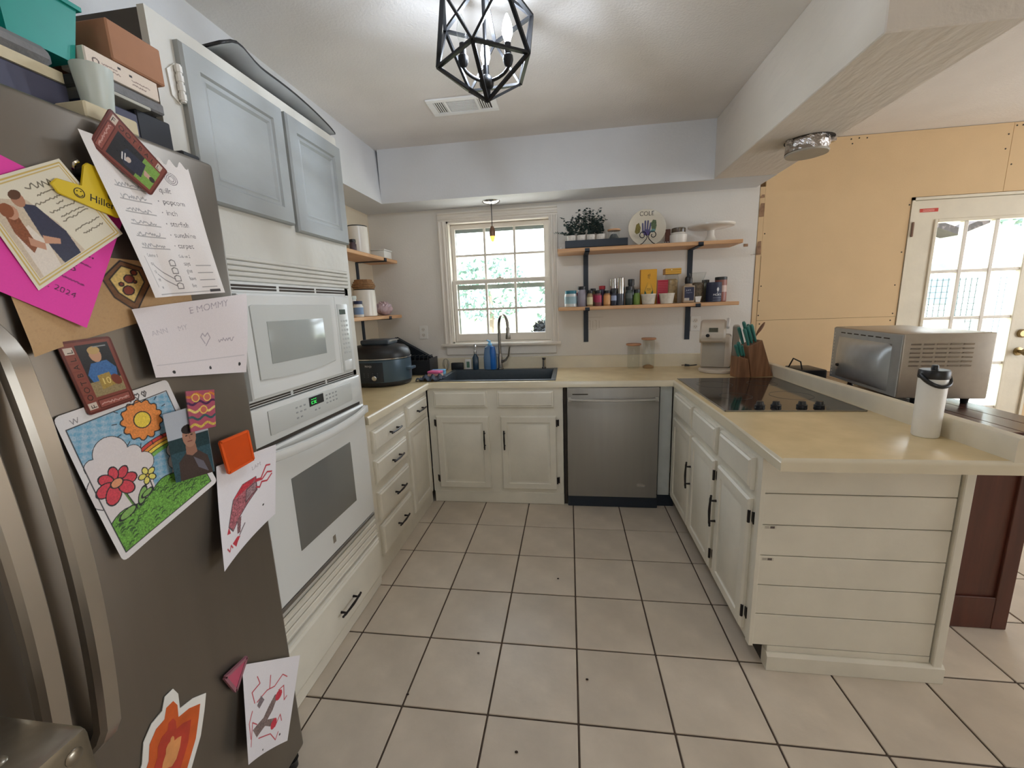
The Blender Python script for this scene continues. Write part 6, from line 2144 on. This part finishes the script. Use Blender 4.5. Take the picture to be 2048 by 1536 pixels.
slab_('grey_folder', 'dark grey folder under the foil box', 'folder', -1.23, XB + .004, -2.018, -1.86, 1.9222, 1.947, M_GREYF, .004)
cv = Canvas(.150, .040, 160, (222, 206, 190), .02)
cv.ell(.018, .020, .006, .006, None, outline=(90, 70, 60), t=.002)
for (x, y, w) in ((.03, .022, .03), (.03, .015, .035), (.09, .018, .04), (.09, .010, .03)):
    cv.scrib(x, y, w, (140, 116, 104), .0015, 24, .0009)
cv.rect(.062, .028, .068, .033, (40, 34, 34)); cv.rect(.085, .024, .092, .029, (40, 34, 34))
fx_ = thing('foil_box', 'long white printed foil wrap box under the cardboard box', 'box', (-1.05, -1.95, 1.948))
obj('box_body', MB().box(-1.04, XB + .006, -2.026, -1.872, 1.9478, 1.988, .002), cm('foil_box_white', (222, 210, 198)), fx_)
printed('front_print', cv, lambda u, v: (0 * u + XB + .0066, -2.024 + u, 1.948 + v * .95), PRINT, fx_)
slab_('cardboard_box', 'brown cardboard box on top of the stack beside the tall cabinet', 'box', -1.17, XB + .010, -1.972, -1.852, 1.9888, 2.068, M_CARD)

# ------------------------------------------------------------------ foreground corner: hobnailed metal box on a small stand
std = thing('side_stand', 'small dark side stand at the lower left picture edge', 'stand', (-.73, -2.60, 0))
obj('stand_top', MB().box(-.83, -.62, -2.74, -2.47, .700, .72, .004), M_BROWN, std)
for (x, y) in ((-.815, -2.725), (-.635, -2.725), (-.815, -2.485), (-.635, -2.485)):
    obj('leg', MB().box(x - .012, x + .012, y - .012, y + .012, .001, .6995), M_BROWN, std)
hbx = thing('hobnail_box', 'shiny hobnailed metal box in the lower left foreground', 'box', (-.73, -2.6, .72))
M_HOB = mat('hammered_metal', (150, 142, 128), .28, .9, var=.1, scale=40)
obj('box_body', MB().box(-.80, -.634, -2.72, -2.482, .7206, .935, .012, 2), M_HOB, hbx)
hm_ = MB()
for r_ in range(4):
    for k in range(6):
        y = -2.69 + k * .037
        hm_.sphere((-.634, y, .785 + r_ * .042), (.0035, .010, .010), 10, 6)
for r_ in range(3):
    for k in range(5):
        hm_.sphere((-.775 + r_ * .042, -2.69 + k * .038, .935), (.010, .010, .0035), 10, 6)
o = obj('hobnails', hm_, M_HOB, hbx)
o['kind'] = 'stuff'

crumb = None
for (x, y, lab) in ((-.204, -1.753, 'nearest the camera'), (-.413, -1.379, 'left of the middle of the floor'), (.037, -1.46, 'near the middle of the foreground'), (-.09, -.865, 'farthest from the camera'), (-.642, -1.592, 'closest to the tall oven cabinet')):
    if crumb is None:
        crumb = obj('crumb', MB().sphere((0, 0, .003), (.006, .004, .003), 7, 5), mat('crumb_brown', (48, 36, 30), .9))
        o = crumb
    else:
        o = crumb.copy(); C.objects.link(o)
    o.location = (x, y, 0)
    tag(o, 'tiny dark crumb on the floor tiles, the one ' + lab, 'crumb', 'crumbs on the floor')

# ------------------------------------------------------------------ outdoors
M_LAWN = mat('lawn', (150, 158, 120), .95, var=.25, scale=3)
M_PATIO = mat('pale_concrete', (214, 208, 198), .9, var=.08, scale=3)
gr = obj('ground_patio', MB().box(-14, 16, YW + .12, 4.5, -.35, -.15), M_PATIO); gr['kind'] = 'structure'; gr['label'] = 'pale concrete patio outside'
gr = obj('ground_lawn', MB().box(-40, 40, 4.5, 60, -.35, -.2), M_LAWN); gr['kind'] = 'structure'; gr['label'] = 'sunlit lawn beyond the patio'
M_SIDING = mat('pale_siding', (226, 222, 214), .8, var=.05)
M_ROOF = mat('grey_shingle', (62, 54, 54), .9, var=.15, scale=8)
ho = thing('neighbor_house', 'pale neighbouring house with sloping grey roof seen through the door', 'house', (11, 14, -.2))
obj('wall', MB().box(6.5, 18, 13, 20, -.2, 3.6), M_SIDING, ho)
for (x0_, x1_, z0_, z1_) in ((8.6, 9.8, 1.0, 2.3), (11.5, 12.7, 1.0, 2.3)):
    obj('window', MB().box(x0_, x1_, 12.97, 13.02, z0_, z1_), cm('far_pane', (120, 136, 150), .1), ho)
obj('roof', MB().prism([(5.6, 5.9), (12, 3.3), (12, 3.1), (5.6, 5.7)], lambda a, b_, d: (a, d, b_), 12.3, 20.5), M_ROOF, ho)
obj('roof', MB().prism([(18.4, 5.9), (12, 3.3), (12, 3.1), (18.4, 5.7)], lambda a, b_, d: (a, d, b_), 12.3, 20.5), M_ROOF, ho)
fe_ = thing('wire_fence', 'white wire fence panel across the yard behind the door', 'fence', (9, 8, -.2))
for k in range(9):
    obj('post', MB().box(1.0 + k * 1.4, 1.06 + k * 1.4, 8.0, 8.06, -.2, 1.75), M_SIDING, fe_)
wf_ = MB()
for k in range(100):
    x = 1.0 + k * .114
    wf_.box(x, x + .014, 8.02, 8.03, -.15, 1.7)
for k in range(14):
    wf_.box(1.0, 12.3, 8.02, 8.03, -.1 + k * .135, -.086 + k * .135)
o = obj('wire_mesh', wf_, cm('fence_wire', (48, 62, 66), .6), fe_)
o['kind'] = 'stuff'
for (k, lab, x, y) in ((0, 'white patio chair outside the door, the nearer one', 3.9, 3.3), (1, 'white patio chair outside the door, the farther one', 5.6, 3.9)):
    t = thing('patio_chair', lab, 'chair', (x, y, -.15))
    obj('seat', MB().box(x - .28, x + .28, y - .28, y + .28, .22, .27, .02), M_OFFW, t)
    obj('backrest', MB().prism([(y + .24, .27), (y + .30, .27), (y + .44, 1.0), (y + .38, 1.0)], lambda a, b_, d: (d, a, b_), x - .27, x + .27), M_OFFW, t)
    for (a, c) in ((-.25, -.25), (.25, -.25), (-.25, .25), (.25, .25)):
        obj('leg', MB().box(x + a - .02, x + a + .02, y + c - .02, y + c + .02, -.149, .22), M_OFFW, t)
M_LEAF = mat('sunlit_leaves', (108, 132, 126), .8, var=.3, scale=6)
M_LEAFD = mat('dark_bush_leaves', (22, 28, 34), .8, var=.3, scale=12)


def leafy(name, label, c, r, n, size, m, cat, trunk=None, seed=1):
    t = thing(name, label, cat, (c[0], c[1], -.2))
    g = random.Random(seed)
    f = MB()
    vs_, fs_ = [], []
    for k in range(n):
        u, v_ = g.uniform(-1, 1), g.uniform(0, 6.283)
        rr_ = g.uniform(.35, 1) ** .5
        q_ = math.sqrt(1 - u * u)
        p_ = Vector((c[0] + r[0] * rr_ * q_ * math.cos(v_), c[1] + r[1] * rr_ * q_ * math.sin(v_), c[2] + r[2] * rr_ * u))
        a = Vector((g.uniform(-1, 1), g.uniform(-1, 1), g.uniform(-1, 1))).normalized() * size
        b_ = a.cross(Vector((g.uniform(-1, 1), g.uniform(-1, 1), g.uniform(-1, 1)))).normalized() * size * .45
        i = len(vs_)
        vs_ += [p_ - a, p_ + b_, p_ + a, p_ - b_]
        fs_.append((i, i + 1, i + 2, i + 3))
    f._faces(vs_, fs_, 0)
    o = obj('foliage', f, m, t, smooth=0)
    o['kind'] = 'stuff'
    if trunk:
        obj('trunk', MB().tube([(c[0], c[1], -.2), (c[0] + .1, c[1], c[2] * .6), (c[0], c[1], c[2])], [trunk, trunk * .8, trunk * .5], 8), cm('tree_bark', (120, 104, 92), .9), t)


leafy('dark_bush', 'dark bush just outside the lower right window pane', (-.285, 1.55, 1.08), (.15, .15, .20), 700, .035, M_LEAFD, 'bush', .02, 3)
leafy('garden_tree', 'pale green tree straight behind the kitchen window', (-3.4, 15, 2.2), (2.0, 1.6, 1.4), 700, .16, M_LEAF, 'tree', .12, 4)
leafy('garden_tree', 'pale green tree to the right behind the kitchen window', (.2, 11, 1.5), (1.4, 1.1, 1.2), 500, .14, M_LEAF, 'tree', .10, 5)
leafy('garden_tree', 'leafy tree beside the neighbouring house', (12.5, 10.5, 4.6), (1.8, 1.4, 1.6), 900, .16, M_LEAF, 'tree', .12, 6)
